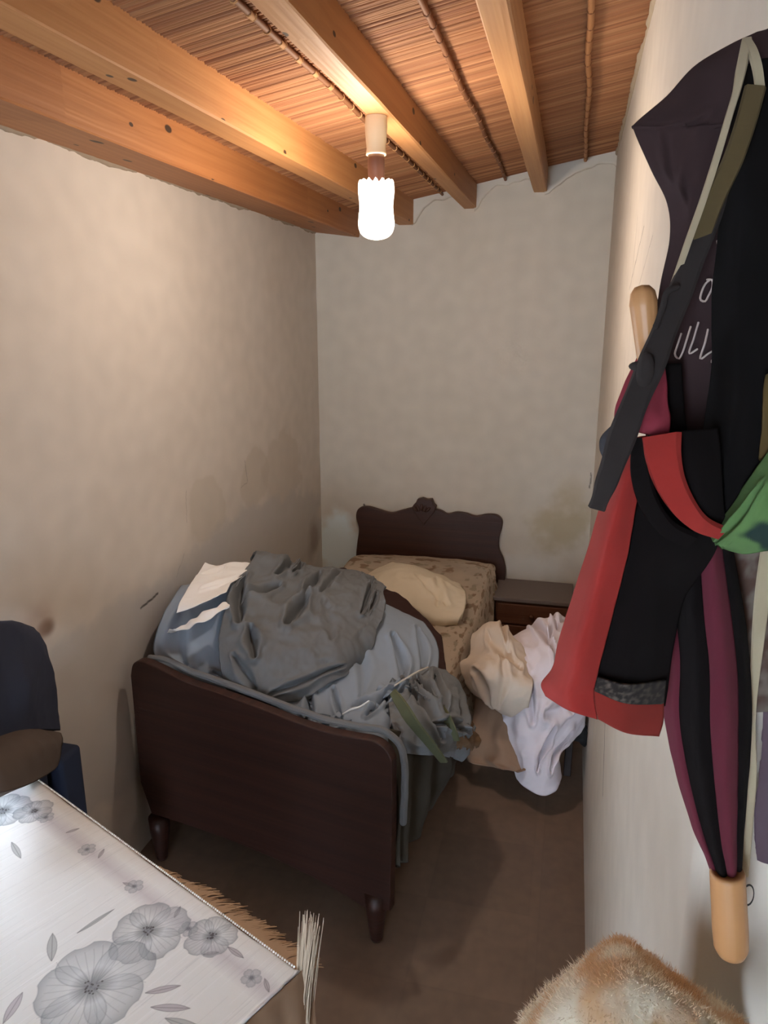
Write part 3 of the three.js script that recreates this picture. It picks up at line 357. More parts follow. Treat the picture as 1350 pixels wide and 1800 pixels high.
// clothes spilling over the right of the footboard
{
  const cr = creases([[0.2, 0.1, 0.45, 0.75, 0.035, 0.03], [0.55, 0.05, 0.48, 0.5, 0.03, 0.03], [0.4, 0.6, 0.8, 0.55, 0.03, 0.03], [0.75, 0.2, 0.7, 0.6, 0.04, 0.025], [0.1, 0.4, 0.3, 0.3, 0.03, 0.02], [0.35, 0.15, 0.42, 0.4, 0.03, 0.03]]);
  const T = tag(mesh('trousers', sheet([
    [[-0.554, 0.586, -2.28], [-0.506, 0.611, -2.34], [-0.44, 0.62, -2.4], [-0.364, 0.589, -2.42], [-0.31, 0.516, -2.42]],
    [[-0.515, 0.633, -2.12], [-0.452, 0.653, -2.16], [-0.375, 0.659, -2.2], [-0.312, 0.58, -2.27], [-0.274, 0.474, -2.33]],
    [[-0.48, 0.649, -1.99], [-0.4, 0.662, -2], [-0.332, 0.631, -2.08], [-0.281, 0.551, -2.17], [-0.258, 0.458, -2.24]],
    [[-0.449, 0.628, -1.92], [-0.382, 0.617, -1.95], [-0.325, 0.574, -2.03], [-0.287, 0.505, -2.12], [-0.267, 0.434, -2.2]],
    [[-0.429, 0.588, -1.91], [-0.379, 0.569, -1.94], [-0.341, 0.53, -2.02], [-0.306, 0.477, -2.1], [-0.289, 0.423, -2.17]]],
    { nu: 90, nv: 90, thick: 0.02, bump: (u, v, p) => 0.022 * ridged(p.x * 8, p.y * 8, p.z * 8) + cr(u, v) }), fabric(120, 126, 132)), 'grey crumpled trousers spilling over the right bed edge by the footboard', 'trousers');
  part(T, 'drawstring', cord([[-0.509, 0.666, -2.16], [-0.48, 0.675, -2.2], [-0.451, 0.679, -2.25], [-0.427, 0.662, -2.33]], 0.0035, 20, 6), std({ color: sr(200, 200, 195) }));
  const green = fabric(96, 100, 76);
  tag(mesh('green_strap', band([[-0.468, 0.75, -1.97], [-0.431, 0.731, -1.93], [-0.389, 0.694, -1.9], [-0.348, 0.628, -1.92], [-0.309, 0.528, -1.98]], 0.036, 0.004, [1, 0.45, 0.3], 40, (s) => 0.7 + 0.5 * Math.sin(s * 3)), green), 'long olive green strap hanging over the right corner of the footboard', 'strap', null);
  tag(mesh('green_strap', band([[-0.354, 0.649, -2.1], [-0.317, 0.633, -2.06], [-0.295, 0.602, -2.05], [-0.282, 0.558, -2.06]], 0.036, 0.004, [1, 0.2, 0.2], 30, (s) => 1 - 0.4 * s), green), 'short olive green strap end on the grey trousers', 'strap', null);
  tag(mesh('brown_rag', sheet([[[-0.308, 0.555, -2.2], [-0.274, 0.526, -2.26], [-0.246, 0.447, -2.3]], [[-0.292, 0.533, -2.12], [-0.26, 0.506, -2.16], [-0.231, 0.45, -2.24]], [[-0.301, 0.47, -2.12], [-0.277, 0.457, -2.16], [-0.253, 0.42, -2.24]]], { nu: 30, nv: 30, thick: 0.006, bump: wr2(0.02, 3), cut: (u, v) => v > 0.82 + 0.3 * noise(u * 9, 3) }), fabric(110, 88, 66)), 'small torn brown rag hanging at the right of the grey trousers', 'rag');
  tag(mesh('side_blanket', sheet([
    [[-0.451, 0.666, -1.9], [-0.428, 0.613, -1.97], [-0.387, 0.546, -2.06], [-0.335, 0.458, -2.2], [-0.305, 0.383, -2.34]],
    [[-0.434, 0.575, -1.86], [-0.419, 0.523, -1.93], [-0.382, 0.464, -2.03], [-0.343, 0.383, -2.2], [-0.308, 0.323, -2.34]],
    [[-0.432, 0.426, -1.84], [-0.418, 0.385, -1.9], [-0.389, 0.346, -2.02], [-0.365, 0.291, -2.2], [-0.336, 0.254, -2.36]],
    [[-0.431, 0.265, -1.82], [-0.421, 0.236, -1.87], [-0.414, 0.214, -2.02], [-0.396, 0.214, -2.2], [-0.367, 0.207, -2.36]]],
    { nu: 90, nv: 60, thick: 0.01, bump: (u, v, p) => 0.02 * Math.sin(u * 26 + 2.2 * noise(u * 3, v * 2, 4)) * (0.5 + v * 0.5) + 0.008 * ridged(p.x * 7, p.y * 4, p.z * 7) }), fabric(70, 67, 60)), 'dark grey blanket hanging in folds down the right bed side', 'blanket');
}

// ---------------------------------------------------------------- beside the bed
{
  const nw = wood([0.42, 0.255, 0.16], [0.33, 0.185, 0.11], 41, { rough: 0.55 }), dust = std({ color: sr(118, 108, 104), roughness: 0.7 });
  const N = thing('nightstand', 'low brown wooden nightstand with dusty top against the back wall', 'nightstand', [-0.14, 0, -3.83]);
  part(N, 'top', box(-0.335, 0.075, 0.408, 0.432, -3.985, -3.68, 0.006), dust, 'greyish dusty top');
  part(N, 'case', box(-0.322, 0.062, 0.06, 0.408, -3.98, -3.70, 0.004), nw);
  const d = part(N, 'drawer', box(-0.31, 0.05, 0.285, 0.395, -3.705, -3.688, 0.004), nw); part(d, 'knob', lathe([[0, 0], [0.008, 0], [0.006, 0.012], [0.013, 0.02], [0.01, 0.028], [0, 0.03]], 14).rotateX(Math.PI / 2).translate(-0.13, 0.34, -3.69), nw);
  const o = part(N, 'door', box(-0.31, 0.05, 0.075, 0.275, -3.705, -3.688, 0.004), nw);
  for (const [x, z] of [[-0.30, -3.96], [0.04, -3.96], [-0.30, -3.72], [0.04, -3.72]]) part(N, 'leg', box(x - 0.018, x + 0.018, 0, 0.062, z - 0.018, z + 0.018), nw);
}
{
  const sw = std({ color: sr(48, 40, 38), roughness: 0.6 });
  const S = thing('stool', 'dark low stool hidden under the heap of white sheets', 'stool', [-0.05, 0, -2.92]);
  part(S, 'seat', box(-0.2, 0.1, 0.37, 0.40, -3.05, -2.8, 0.008), sw);
  for (const [x, z] of [[-0.18, -3.03], [0.08, -3.03], [-0.18, -2.82], [0.08, -2.82]]) part(S, 'leg', box(x - 0.015, x + 0.015, 0, 0.37, z - 0.015, z + 0.015), sw);
  const cr = creases([[0.3, 0.1, 0.5, 0.3, 0.03, 0.03], [0.5, 0.25, 0.85, 0.12, 0.03, 0.025], [0.5, 0.3, 0.62, 0.5, 0.03, 0.03], [0.62, 0.5, 0.4, 0.55, 0.03, 0.025], [0.75, 0.3, 0.95, 0.42, 0.03, 0.02], [0.2, 0.35, 0.3, 0.6, 0.03, 0.02], [0.5, 0.6, 0.45, 0.85, 0.03, 0.03], [0.7, 0.62, 0.65, 0.85, 0.04, 0.03], [0.6, 0.1, 0.7, 0.25, 0.03, 0.02]]);
  tag(mesh('white_sheet', sheet([
    [[-0.186, 0.459, -3.06], [-0.127, 0.475, -3.1], [-0.056, 0.501, -3.12], [0.005, 0.521, -3.1], [0.068, 0.478, -3.08]],
    [[-0.187, 0.526, -2.92], [-0.11, 0.567, -2.94], [-0.039, 0.614, -2.96], [0.021, 0.623, -2.96], [0.072, 0.55, -2.94]],
    [[-0.203, 0.476, -2.8], [-0.097, 0.537, -2.74], [-0.006, 0.557, -2.74], [0.067, 0.488, -2.76], [0.111, 0.415, -2.76]],
    [[-0.192, 0.381, -2.72], [-0.081, 0.433, -2.63], [0.021, 0.423, -2.63], [0.1, 0.383, -2.67], [0.124, 0.336, -2.7]],
    [[-0.175, 0.285, -2.68], [-0.086, 0.314, -2.59], [-0.008, 0.276, -2.6], [0.064, 0.268, -2.64], [0.118, 0.292, -2.68]],
    [[-0.14, 0.172, -2.64], [-0.08, 0.2, -2.57], [-0.023, 0.207, -2.55], [0.023, 0.206, -2.57], [0.038, 0.212, -2.62]],
    [[-0.103, 0.097, -2.6], [-0.055, 0.094, -2.54], [-0.012, 0.089, -2.53], [0.029, 0.102, -2.55], [0.044, 0.121, -2.6]]],
    { nu: 110, nv: 120, thick: 0.008, bump: (u, v, p) => 0.020 * ridged(p.x * 6, p.y * 6, p.z * 6, 3) + cr(u, v) }), fabric(226, 218, 224)), 'crumpled white sheet heaped beside the bed, trailing onto the floor', 'sheet');
  tag(mesh('cream_sheet', sheet([
    [[-0.337, 0.481, -3.02], [-0.279, 0.514, -3.02], [-0.211, 0.523, -2.98], [-0.162, 0.487, -2.92]],
    [[-0.339, 0.549, -2.9], [-0.269, 0.603, -2.9], [-0.195, 0.607, -2.86], [-0.128, 0.55, -2.8]],
    [[-0.334, 0.501, -2.8], [-0.248, 0.553, -2.72], [-0.166, 0.553, -2.7], [-0.089, 0.508, -2.7]],
    [[-0.365, 0.49, -2.73], [-0.245, 0.547, -2.62], [-0.151, 0.512, -2.6], [-0.074, 0.498, -2.6]],
    [[-0.337, 0.428, -2.7], [-0.255, 0.435, -2.62], [-0.181, 0.397, -2.6], [-0.084, 0.425, -2.6]],
    [[-0.308, 0.366, -2.74], [-0.241, 0.366, -2.68], [-0.17, 0.348, -2.64], [-0.087, 0.369, -2.64]]],
    { nu: 80, nv: 80, thick: 0.008, bump: (u, v, p) => 0.016 * ridged(p.x * 7, p.y * 7, p.z * 7, 3) + creases([[0.3, 0.3, 0.8, 0.45, 0.05, 0.02], [0.5, 0.45, 0.6, 0.8, 0.05, 0.015], [0.2, 0.65, 0.5, 0.85, 0.04, 0.025], [0.55, 0.1, 0.6, 0.3, 0.04, 0.02]])(u, v) }), fabric(216, 200, 182)), 'cream crumpled sheet between the bed edge and the white sheet', 'sheet');
  tag(mesh('tan_sheet', sheet([
    [[-0.302, 0.32, -2.78], [-0.199, 0.345, -2.72], [-0.096, 0.356, -2.68]], [[-0.312, 0.212, -2.7], [-0.188, 0.24, -2.64], [-0.087, 0.257, -2.62]], [[-0.321, 0.129, -2.68], [-0.185, 0.164, -2.6], [-0.066, 0.166, -2.58]], [[-0.317, 0.1, -2.66], [-0.178, 0.138, -2.58], [-0.055, 0.156, -2.56]]],
    { nu: 60, nv: 50, thick: 0.006, bump: (u, v, p) => 0.02 * Math.sin(u * 15 + 2 * noise(u * 3, v * 3)) * v + 0.01 * ridged(p.x * 7, p.y * 5, p.z * 7) }), fabric(150, 122, 100)), 'tan sheet falling to the floor below the cream sheet', 'sheet');
  tag(mesh('black_cloth', sheet([[[0.038, 0.279, -2.78], [0.096, 0.313, -2.76], [0.128, 0.314, -2.74]], [[0.052, 0.232, -2.74], [0.099, 0.256, -2.72], [0.135, 0.273, -2.7]], [[0.076, 0.21, -2.74], [0.115, 0.213, -2.72], [0.141, 0.214, -2.7]]], { nu: 40, nv: 30, thick: 0.01, bump: wr2(0.014, 3) }), fabric(48, 48, 50)), 'black cloth under the white sheet beside the right wall', 'cloth');
}

// ---------------------------------------------------------------- armchair at the left wall
{
  const navy = fabric(46, 54, 74), A = thing('armchair', 'dark navy armchair against the left wall behind the table', 'armchair', [-1.22, 0, -1.45]);
  part(A, 'backrest', box(-1.375, -1.31, 0.3, 0.90, -1.50, -1.08, 0.03), navy);
  part(A, 'seat', box(-1.36, -1.16, 0.22, 0.42, -1.50, -1.08, 0.03), navy);
  part(A, 'armrest', box(-1.375, -1.285, 0.05, 0.675, -1.60, -1.51, 0.015), navy); part(A, 'armrest', box(-1.375, -1.2, 0.05, 0.6, -1.07, -1.0, 0.015), navy);
  for (const [x, z] of [[-1.36, -1.59], [-1.30, -1.59], [-1.36, -1.03], [-1.22, -1.03]]) part(A, 'leg', box(x - 0.012, x + 0.012, 0, 0.1, z - 0.012, z + 0.012), std({ color: sr(40, 32, 28) }));
  tag(mesh('jacket', sheet([
    [[-1.35, 1.155, -1.276], [-1.35, 1.132, -1.352], [-1.35, 1.096, -1.434], [-1.35, 1.07, -1.506], [-1.355, 1.017, -1.564]],
    [[-1.27, 1.186, -1.199], [-1.27, 1.164, -1.27], [-1.28, 1.133, -1.36], [-1.29, 1.087, -1.453], [-1.32, 0.982, -1.554]],
    [[-1.22, 1.084, -1.128], [-1.22, 1.049, -1.194], [-1.23, 1.017, -1.281], [-1.25, 0.965, -1.407], [-1.31, 0.876, -1.551]],
    [[-1.2, 0.967, -1.085], [-1.2, 0.927, -1.15], [-1.22, 0.892, -1.247], [-1.25, 0.833, -1.401], [-1.31, 0.743, -1.545]]],
    { nu: 60, nv: 60, thick: 0.02, bump: wr2(0.014, 1) }), fabric(52, 58, 76)), 'faded navy jacket hung over the armchair by the left wall', 'jacket');
  tag(mesh('cushion', sheet([[[-1.24, 0.928, -1.207], [-1.24, 0.892, -1.307], [-1.25, 0.837, -1.41], [-1.29, 0.747, -1.527]], [[-1.13, 0.961, -1.092], [-1.13, 0.928, -1.183], [-1.15, 0.87, -1.301], [-1.24, 0.757, -1.476]], [[-1.08, 0.932, -1.031], [-1.08, 0.886, -1.116], [-1.12, 0.822, -1.243], [-1.22, 0.726, -1.426]]], { nu: 40, nv: 40, thick: 0.05, bump: wr2(0.01, 1) }), fabric(92, 82, 76)), 'brown cushion on the armchair below the navy jacket', 'cushion');
}

// ---------------------------------------------------------------- table with floral cloth
{
  const Pc = [-0.39, -0.934], Ac = [-1.328, -1.352], e1 = [-0.9134, -0.407], e2 = [-0.407, 0.9134], Q = [-0.70, -0.245], Aq = [-1.36, -0.22], Y = 0.79;
  const T = thing('table', 'small wooden table under the white floral cloth', 'table', [-0.9, 0, -0.75]); const tw = wood([0.52, 0.36, 0.22], [0.4, 0.26, 0.15], 51);
  const s = new THREE.Shape(); s.moveTo(Pc[0], -Pc[1]); s.lineTo(Ac[0], -Ac[1]); s.lineTo(Aq[0], -Aq[1]); s.lineTo(Q[0], -Q[1]); s.closePath();
  const e = new THREE.ExtrudeGeometry(s, { depth: 0.03, bevelEnabled: false }); e.rotateX(-Math.PI / 2); e.translate(0, Y - 0.04, 0); part(T, 'tabletop', metricUV(e), tw);
  for (const [x, z] of [[-0.5, -0.86], [-1.27, -1.2], [-1.29, -0.3], [-0.77, -0.34]]) part(T, 'leg', box(x - 0.022, x + 0.022, 0, Y - 0.04, z - 0.022, z + 0.022), tw);
  // cloth: rows run from the near side to the far edge and over it; columns from the hanging end by the corner to the wall
  const L = (a, b, t) => [lerp(a[0], b[0], t), lerp(a[1], b[1], t)];
  const rows = []; const prof = [[0, 0, 0], [0.35, 0, 0], [0.7, 0, 0], [0.92, 0, 0], [0.985, 0, 0], [1, 0.006, 0.004], [1, 0.03, 0.012], [1, 0.12, 0.016]];
  for (const [b, drop, out] of prof) { const a0 = L(Q, Pc, b), a1 = L(Aq, Ac, b); const r = [];
    for (const [a, d2, o2] of [[0, 0.16, 0.018], [0, 0.03, 0.012], [0, 0.006, 0.004], [0.02, 0, 0], [0.3, 0, 0], [0.65, 0, 0], [1, 0, 0]]) { const q = L(a0, a1, a); r.push([q[0] - e1[0] * o2 - e2[0] * out, Y - Math.max(drop, d2), q[1] - e1[1] * o2 - e2[1] * out]); } rows.push(r); }
  const g = sheet(rows, { nu: 120, nv: 120, thick: 0.002, bump: (u, v, p) => 0.002 * noise(p.x * 9, p.z * 9, 2) });
  const S = 1.2, X0 = -1.42, Z0 = -1.42, N = 1536, cv = document.createElement('canvas'); cv.width = cv.height = N; const c = cv.getContext('2d');
  c.fillStyle = '#e9e7e3'; c.fillRect(0, 0, N, N); const R = rng(77); const K = N / S;
  for (let i = 0; i < 1400; i++) { c.strokeStyle = R() < 0.5 ? 'rgba(150,150,155,0.10)' : 'rgba(255,255,255,0.22)'; c.lineWidth = 1 + R() * 1.5; const x = R() * N, y = R() * N, l = 40 + R() * 160; c.beginPath(); c.moveTo(x, y); c.lineTo(x - e2[0] * l, y - e2[1] * l); c.stroke(); }
  const P2 = (q) => [(q[0] - X0) * K, (q[2] - Z0) * K];
  const petal = (x, y, ang, len, wid, a = 1) => { c.save(); c.translate(x, y); c.rotate(ang); const gr = c.createRadialGradient(0, 0, len * 0.1, 0, 0, len); gr.addColorStop(0, 'rgba(108,110,112,' + 0.42 * a + ')'); gr.addColorStop(0.35, 'rgba(205,208,210,' + 0.42 * a + ')'); gr.addColorStop(0.8, 'rgba(150,154,158,' + 0.34 * a + ')'); gr.addColorStop(1, 'rgba(112,116,122,' + 0.45 * a + ')'); c.fillStyle = gr; c.beginPath(); c.moveTo(0, 0); c.bezierCurveTo(len * 0.25, -wid, len * 0.85, -wid * 1.15, len, -wid * 0.25); c.quadraticCurveTo(len * 0.93, 0, len * 1.02, wid * 0.3); c.bezierCurveTo(len * 0.85, wid * 1.2, len * 0.25, wid, 0, 0); c.fill(); c.strokeStyle = 'rgba(105,108,114,' + 0.2 * a + ')'; c.lineWidth = 3; c.stroke(); c.strokeStyle = 'rgba(105,108,114,' + 0.18 * a + ')'; c.lineWidth = 2; for (let k = -3; k <= 3; k++) { c.beginPath(); c.moveTo(len * 0.08, 0); c.quadraticCurveTo(len * 0.45, k * wid * 0.22, len * 0.86, k * wid * 0.26); c.stroke(); } c.restore(); };
  const leaf = (x, y, ang, len, wid, col) => { c.save(); c.translate(x, y); c.rotate(ang); c.fillStyle = col; c.beginPath(); c.moveTo(0, 0); c.quadraticCurveTo(len * 0.5, -wid, len, 0); c.quadraticCurveTo(len * 0.5, wid, 0, 0); c.fill(); c.strokeStyle = 'rgba(100,98,98,0.35)'; c.lineWidth = 2; c.stroke(); c.beginPath(); c.moveTo(0, 0); c.lineTo(len, 0); c.stroke(); c.restore(); };
  const flower = (q, r, n, a0) => { const [x, y] = P2(q); for (let k = 0; k < n; k++) petal(x, y, a0 + k * 6.283 / n, r * (0.85 + 0.25 * R()), r * 0.6); c.fillStyle = 'rgba(88,84,84,0.8)'; for (let k = 0; k < 16; k++) { c.beginPath(); c.arc(x + (R() - 0.5) * r * 0.3, y + (R() - 0.5) * r * 0.3, 2.2, 0, 7); c.fill(); } };
  const G = 'rgba(150,152,150,0.55)', P = 'rgba(172,160,165,0.6)';
  // band of print along the hem
  for (let i = 0; i < 26; i++) { const t = i / 25, q = L(Pc, Ac, t), x = (q[0] + e2[0] * 0.055 - X0) * K, y = (q[1] + e2[1] * 0.055 - Z0) * K; c.save(); c.translate(x, y); c.rotate(Math.atan2(e1[1], e1[0])); const gb = c.createLinearGradient(0, -34, 0, 34); gb.addColorStop(0, 'rgba(172,158,166,0)'); gb.addColorStop(0.5, 'rgba(172,158,166,0.38)'); gb.addColorStop(1, 'rgba(172,158,166,0)'); c.fillStyle = gb; c.fillRect(-27, -34, 54, 68); c.restore(); if (i % 3 === 0) leaf(x, y, R() * 6, 34, 9, P); if (i % 4 === 1) for (let k = 0; k < 5; k++) petal(x, y, k * 1.26, 22, 11, 0.8); }
  leaf(...P2([-0.79, 0.79, -0.849]), -2.2, 80, 20, G); leaf(...P2([-0.795, 0.79, -0.786]), 1.4, 70, 20, P); leaf(...P2([-0.786, 0.79, -0.911]), -1.1, 90, 10, G); leaf(...P2([-0.582, 0.79, -0.813]), -0.2, 80, 17, P); leaf(...P2([-0.55, 0.79, -0.801]), 0.1, 95, 20, G); leaf(...P2([-0.604, 0.79, -0.833]), -0.5, 70, 15, P); leaf(...P2([-1.066, 0.79, -1.083]), 0.6, 80, 15, G);
  flower([-0.668, 0.79, -0.946], 88, 5, 0.5); flower([-0.695, 0.79, -0.822], 122, 5, 0.2); flower([-0.553, 0.79, -0.963], 58, 5, 0.9); flower([-1.157, 0.79, -1.164], 80, 5, 0.3); flower([-1.09, 0.79, -1.181], 50, 5, 1.3); flower([-0.685, 0.79, -0.675], 110, 5, 0.8); leaf(...P2([-0.515, 0.79, -0.948]), 0.4, 50, 12, P);
  const map = new THREE.CanvasTexture(cv); map.colorSpace = THREE.SRGBColorSpace; map.anisotropy = 8;
  const p = g.attributes.position, uv = g.attributes.uv; for (let i = 0; i < p.count; i++) { const d = Math.max(0, Y - p.getY(i) - 0.003), x = p.getX(i), z = p.getZ(i), t = (x - Pc[0]) * -e2[0] + (z - Pc[1]) * -e2[1], far = t > -0.002; const o = far ? [-e2[0], -e2[1]] : [-e1[0], -e1[1]]; uv.setXY(i, (x + o[0] * d - X0) / S, 1 - (z + o[1] * d - Z0) / S); }
  const C = tag(mesh('tablecloth', g, fabric(0, 0, 0, { map, rep: 220, bump: 0.0004, sheen: 0 })), 'white tablecloth printed with grey flowers on the table at lower left', 'tablecloth');
  const beads = [], sp = new THREE.SphereGeometry(0.0021, 6, 4); for (let i = 0; i < 190; i++) { const q = L(Pc, Ac, i / 189); beads.push(sp.clone().translate(q[0] - e2[0] * 0.002, Y + 0.0025, q[1] - e2[1] * 0.002)); } part(C, 'stitched_hem', merge(beads), std({ color: sr(245, 244, 240) })).userData.kind = 'stuff';
  // frayed lace hanging from the hem
  const strand = (a, b, w, sag) => { const pts = [a, [(a[0] + b[0]) / 2, (a[1] + b[1]) / 2 + sag, (a[2] + b[2]) / 2], b]; const gg = new THREE.BufferGeometry(); const q = new THREE.QuadraticBezierCurve3(...pts.map(V)), n = 4, P3 = [], I = []; for (let i = 0; i <= n; i++) { const r = q.getPoint(i / n), ww = w * (1 - 0.7 * i / n); P3.push(r.x - e1[0] * ww, r.y, r.z - e1[1] * ww, r.x + e1[0] * ww, r.y, r.z + e1[1] * ww, r.x, r.y - ww, r.z); } for (let i = 0; i < n; i++) for (let k = 0; k < 3; k++) { const u0 = i * 3 + k, u1 = i * 3 + (k + 1) % 3; I.push(u0, u1, u0 + 3, u1, u1 + 3, u0 + 3); } gg.setAttribute('position', new THREE.Float32BufferAttribute(P3, 3)); gg.setIndex(I); return gg.toNonIndexed(); };
  const fr = []; for (let i = 0; i < 620; i++) { const t = R() ** 1.25, q = L(Pc, Ac, t), big = 0.06 + 0.94 * (1 - smooth(0.22, 0.42, t)), lobes = 0.65 + 0.35 * Math.abs(Math.sin(t * 40)), l = (0.006 + (0.014 + 0.05 * lobes) * big) * (0.6 + 0.5 * R()); const sx = (R() - 0.5) * 0.03, a = [q[0] - e2[0] * 0.004, Y - 0.004, q[1] - e2[1] * 0.004], b = [a[0] - e2[0] * l + e1[0] * sx, Y - 0.01 - 0.5 * l, a[2] - e2[1] * l + e1[1] * sx]; fr.push(strand(a, b, 0.0022 + R() * 0.002, 0.006)); }
  for (let i = 0; i < 160; i++) { const t = R(), q = L(Pc, Q, t * 0.5), l = 0.05 + 0.06 * R(), a = [q[0] - e1[0] * 0.018, Y - 0.15, q[1] - e1[1] * 0.018]; fr.push(strand(a, [a[0] - e1[0] * 0.02, a[1] - l, a[2] - e1[1] * 0.02 + (R() - 0.5) * 0.02], 0.002, 0)); }
  const fg = merge(fr); fg.computeVertexNormals(); part(C, 'lace_fringe', fg, fabric(176, 148, 120, { sheen: 0 }), 'frayed tan lace fringe').userData.kind = 'stuff';
  { const rw = []; for (const [d, o] of [[0.004, 0.010], [0.03, 0.019], [0.08, 0.024], [0.15, 0.028]]) { const w = []; for (const t of [-0.03, 0.15, 0.4, 0.7, 1]) { const q = L(Pc, Q, t); w.push([q[0] - e1[0] * o, Y - d, q[1] - e1[1] * o]); } rw.push(w); }
    part(C, 'lace_panel', sheet(rw, { nu: 80, nv: 24, thick: 0.0015, bump: (u, v, p) => 0.004 * Math.sin(u * 60) * v + 0.002 * noise(p.x * 40, p.y * 40, p.z * 40), cut: (u, v) => v > 0.86 + 0.14 * Math.sin(u * 40) }), fabric(146, 118, 94, { sheen: 0 }), 'tan lace side panel'); }
  const tf = []; for (let i = 0; i < 150; i++) { const t0 = [-0.376, 0.646, -0.93], m0 = [-0.374, 0.781, -0.95], t1 = [-0.368, 0.87, -0.965]; const o = [(R() - 0.5) * 0.03, 0, (R() - 0.5) * 0.02], k = 0.55 + R() * 0.5, j = (R() - 0.5) * 0.02 * (0.4 + k); tf.push(strand([t0[0] + o[0] * 0.8, lerp(t0[1], m0[1], R() * 0.7), t0[2] + o[2]], [lerp(m0[0], t1[0], k) + o[0] * 0.6 + j, lerp(m0[1], t1[1], k), lerp(m0[2], t1[2], k) + o[2]], 0.0016, 0.01)); }
  const tg = merge(tf); tg.computeVertexNormals(); part(C, 'corner_tassel', tg, fabric(186, 168, 146, { sheen: 0 }), 'pale frayed tassel at the corner').userData.kind = 'stuff';
}

// ---------------------------------------------------------------- fluffy throw over a chair back at the bottom
{
  const cw = wood([0.42, 0.28, 0.17], [0.3, 0.18, 0.1], 61), C = thing('chair', 'wooden high-backed chair under the fluffy throw at the bottom', 'chair', [0.09, 0, -0.42]);
  for (const x of [0.0, 0.19]) { part(C, 'back_post', box(x - 0.014, x + 0.014, 0, 1.1, -0.585, -0.557), cw); part(C, 'front_leg', box(x - 0.014, x + 0.014, 0, 0.45, -0.27, -0.242), cw); }
  part(C, 'back_rail', box(0.0, 0.19, 1.02, 1.1, -0.58, -0.562), cw); part(C, 'seat', box(-0.03, 0.22, 0.44, 0.47, -0.6, -0.23, 0.01), cw);
  const col = (u, v, p) => { const n = fbm(p.x * 22, p.y * 16, p.z * 16, 3), o = smooth(-0.1, 0.25, n); const a = lin(230, 217, 194), b = lin(212, 172, 130); return [0, 1, 2].map((i) => lerp(a[i], b[i], o)); };
  const rows = [
    [[0.008, 0.972, -0.63], [0.045, 1.01, -0.635], [0.092, 1.072, -0.635], [0.141, 1.087, -0.635], [0.202, 1.062, -0.635], [0.239, 1.052, -0.63]],
    [[-0.008, 1.124, -0.62], [0.029, 1.177, -0.625], [0.071, 1.223, -0.63], [0.102, 1.224, -0.63], [0.142, 1.204, -0.625], [0.191, 1.183, -0.62]],
    [[-0.008, 1.159, -0.58], [0.027, 1.228, -0.58], [0.072, 1.277, -0.585], [0.091, 1.273, -0.585], [0.131, 1.252, -0.58], [0.184, 1.224, -0.58]],
    [[-0.012, 1.171, -0.54], [0.024, 1.251, -0.53], [0.063, 1.295, -0.53], [0.092, 1.299, -0.53], [0.129, 1.28, -0.53], [0.182, 1.243, -0.54]],
    [[-0.016, 1.108, -0.52], [0.027, 1.169, -0.51], [0.066, 1.207, -0.505], [0.101, 1.219, -0.505], [0.142, 1.207, -0.51], [0.194, 1.181, -0.52]]];
  const g = sheet(rows, { nu: 60, nv: 60, thick: 0.004, colour: col, bump: (u, v, p) => 0.008 * ridged(p.x * 14, p.y * 14, p.z * 14) });
  const Th = tag(mesh('fluffy_throw', g, fabric(230, 215, 190, { vc: true })), 'fluffy cream and orange throw draped over the chair back at the bottom', 'throw');
  const R = rng(91), pos = [], cl = [], gp = g.attributes.position, gn = g.attributes.normal, gc = g.attributes.color, M = 61 * 61;
  for (let i = 0; i < 22000; i++) { const k = Math.floor(R() * M), p = new THREE.Vector3().fromBufferAttribute(gp, k), n = new THREE.Vector3().fromBufferAttribute(gn, k); p.x += (R() - 0.5) * 0.006; p.y += (R() - 0.5) * 0.006; const d = n.clone().multiplyScalar(n.z < -0.2 && n.y < 0.2 ? 0.4 : 1).add(new THREE.Vector3((R() - 0.5) * 1.2, (R() - 0.35) * 0.8, (R() - 0.5) * 1.2)).normalize().multiplyScalar(0.003 + 0.010 * R() * R() * R()); const w = new THREE.Vector3(R() - 0.5, R() - 0.5, R() - 0.5).normalize().multiplyScalar(0.0004); const e = p.clone().add(d), m = p.clone().addScaledVector(d, 0.5).add(new THREE.Vector3(0, -0.001, 0));
    if (w.clone().cross(d).dot(n) < 0) w.negate();
    pos.push(p.x - w.x, p.y - w.y, p.z - w.z, p.x + w.x, p.y + w.y, p.z + w.z, e.x, e.y, e.z); for (let q = 0; q < 3; q++) cl.push(gc.getX(k) * 1.05, gc.getY(k) * 1.05, gc.getZ(k) * 1.05); }
  const fg = new THREE.BufferGeometry(); fg.setAttribute('position', new THREE.Float32BufferAttribute(pos, 3)); fg.setAttribute('color', new THREE.Float32BufferAttribute(cl, 3)); fg.computeVertexNormals();
  part(Th, 'fur', fg, new THREE.MeshPhysicalMaterial({ vertexColors: true, roughness: 1, transmission: 0.5, thickness: 0, specularIntensity: 0.2, side: THREE.DoubleSide })).userData.kind = 'stuff';
}

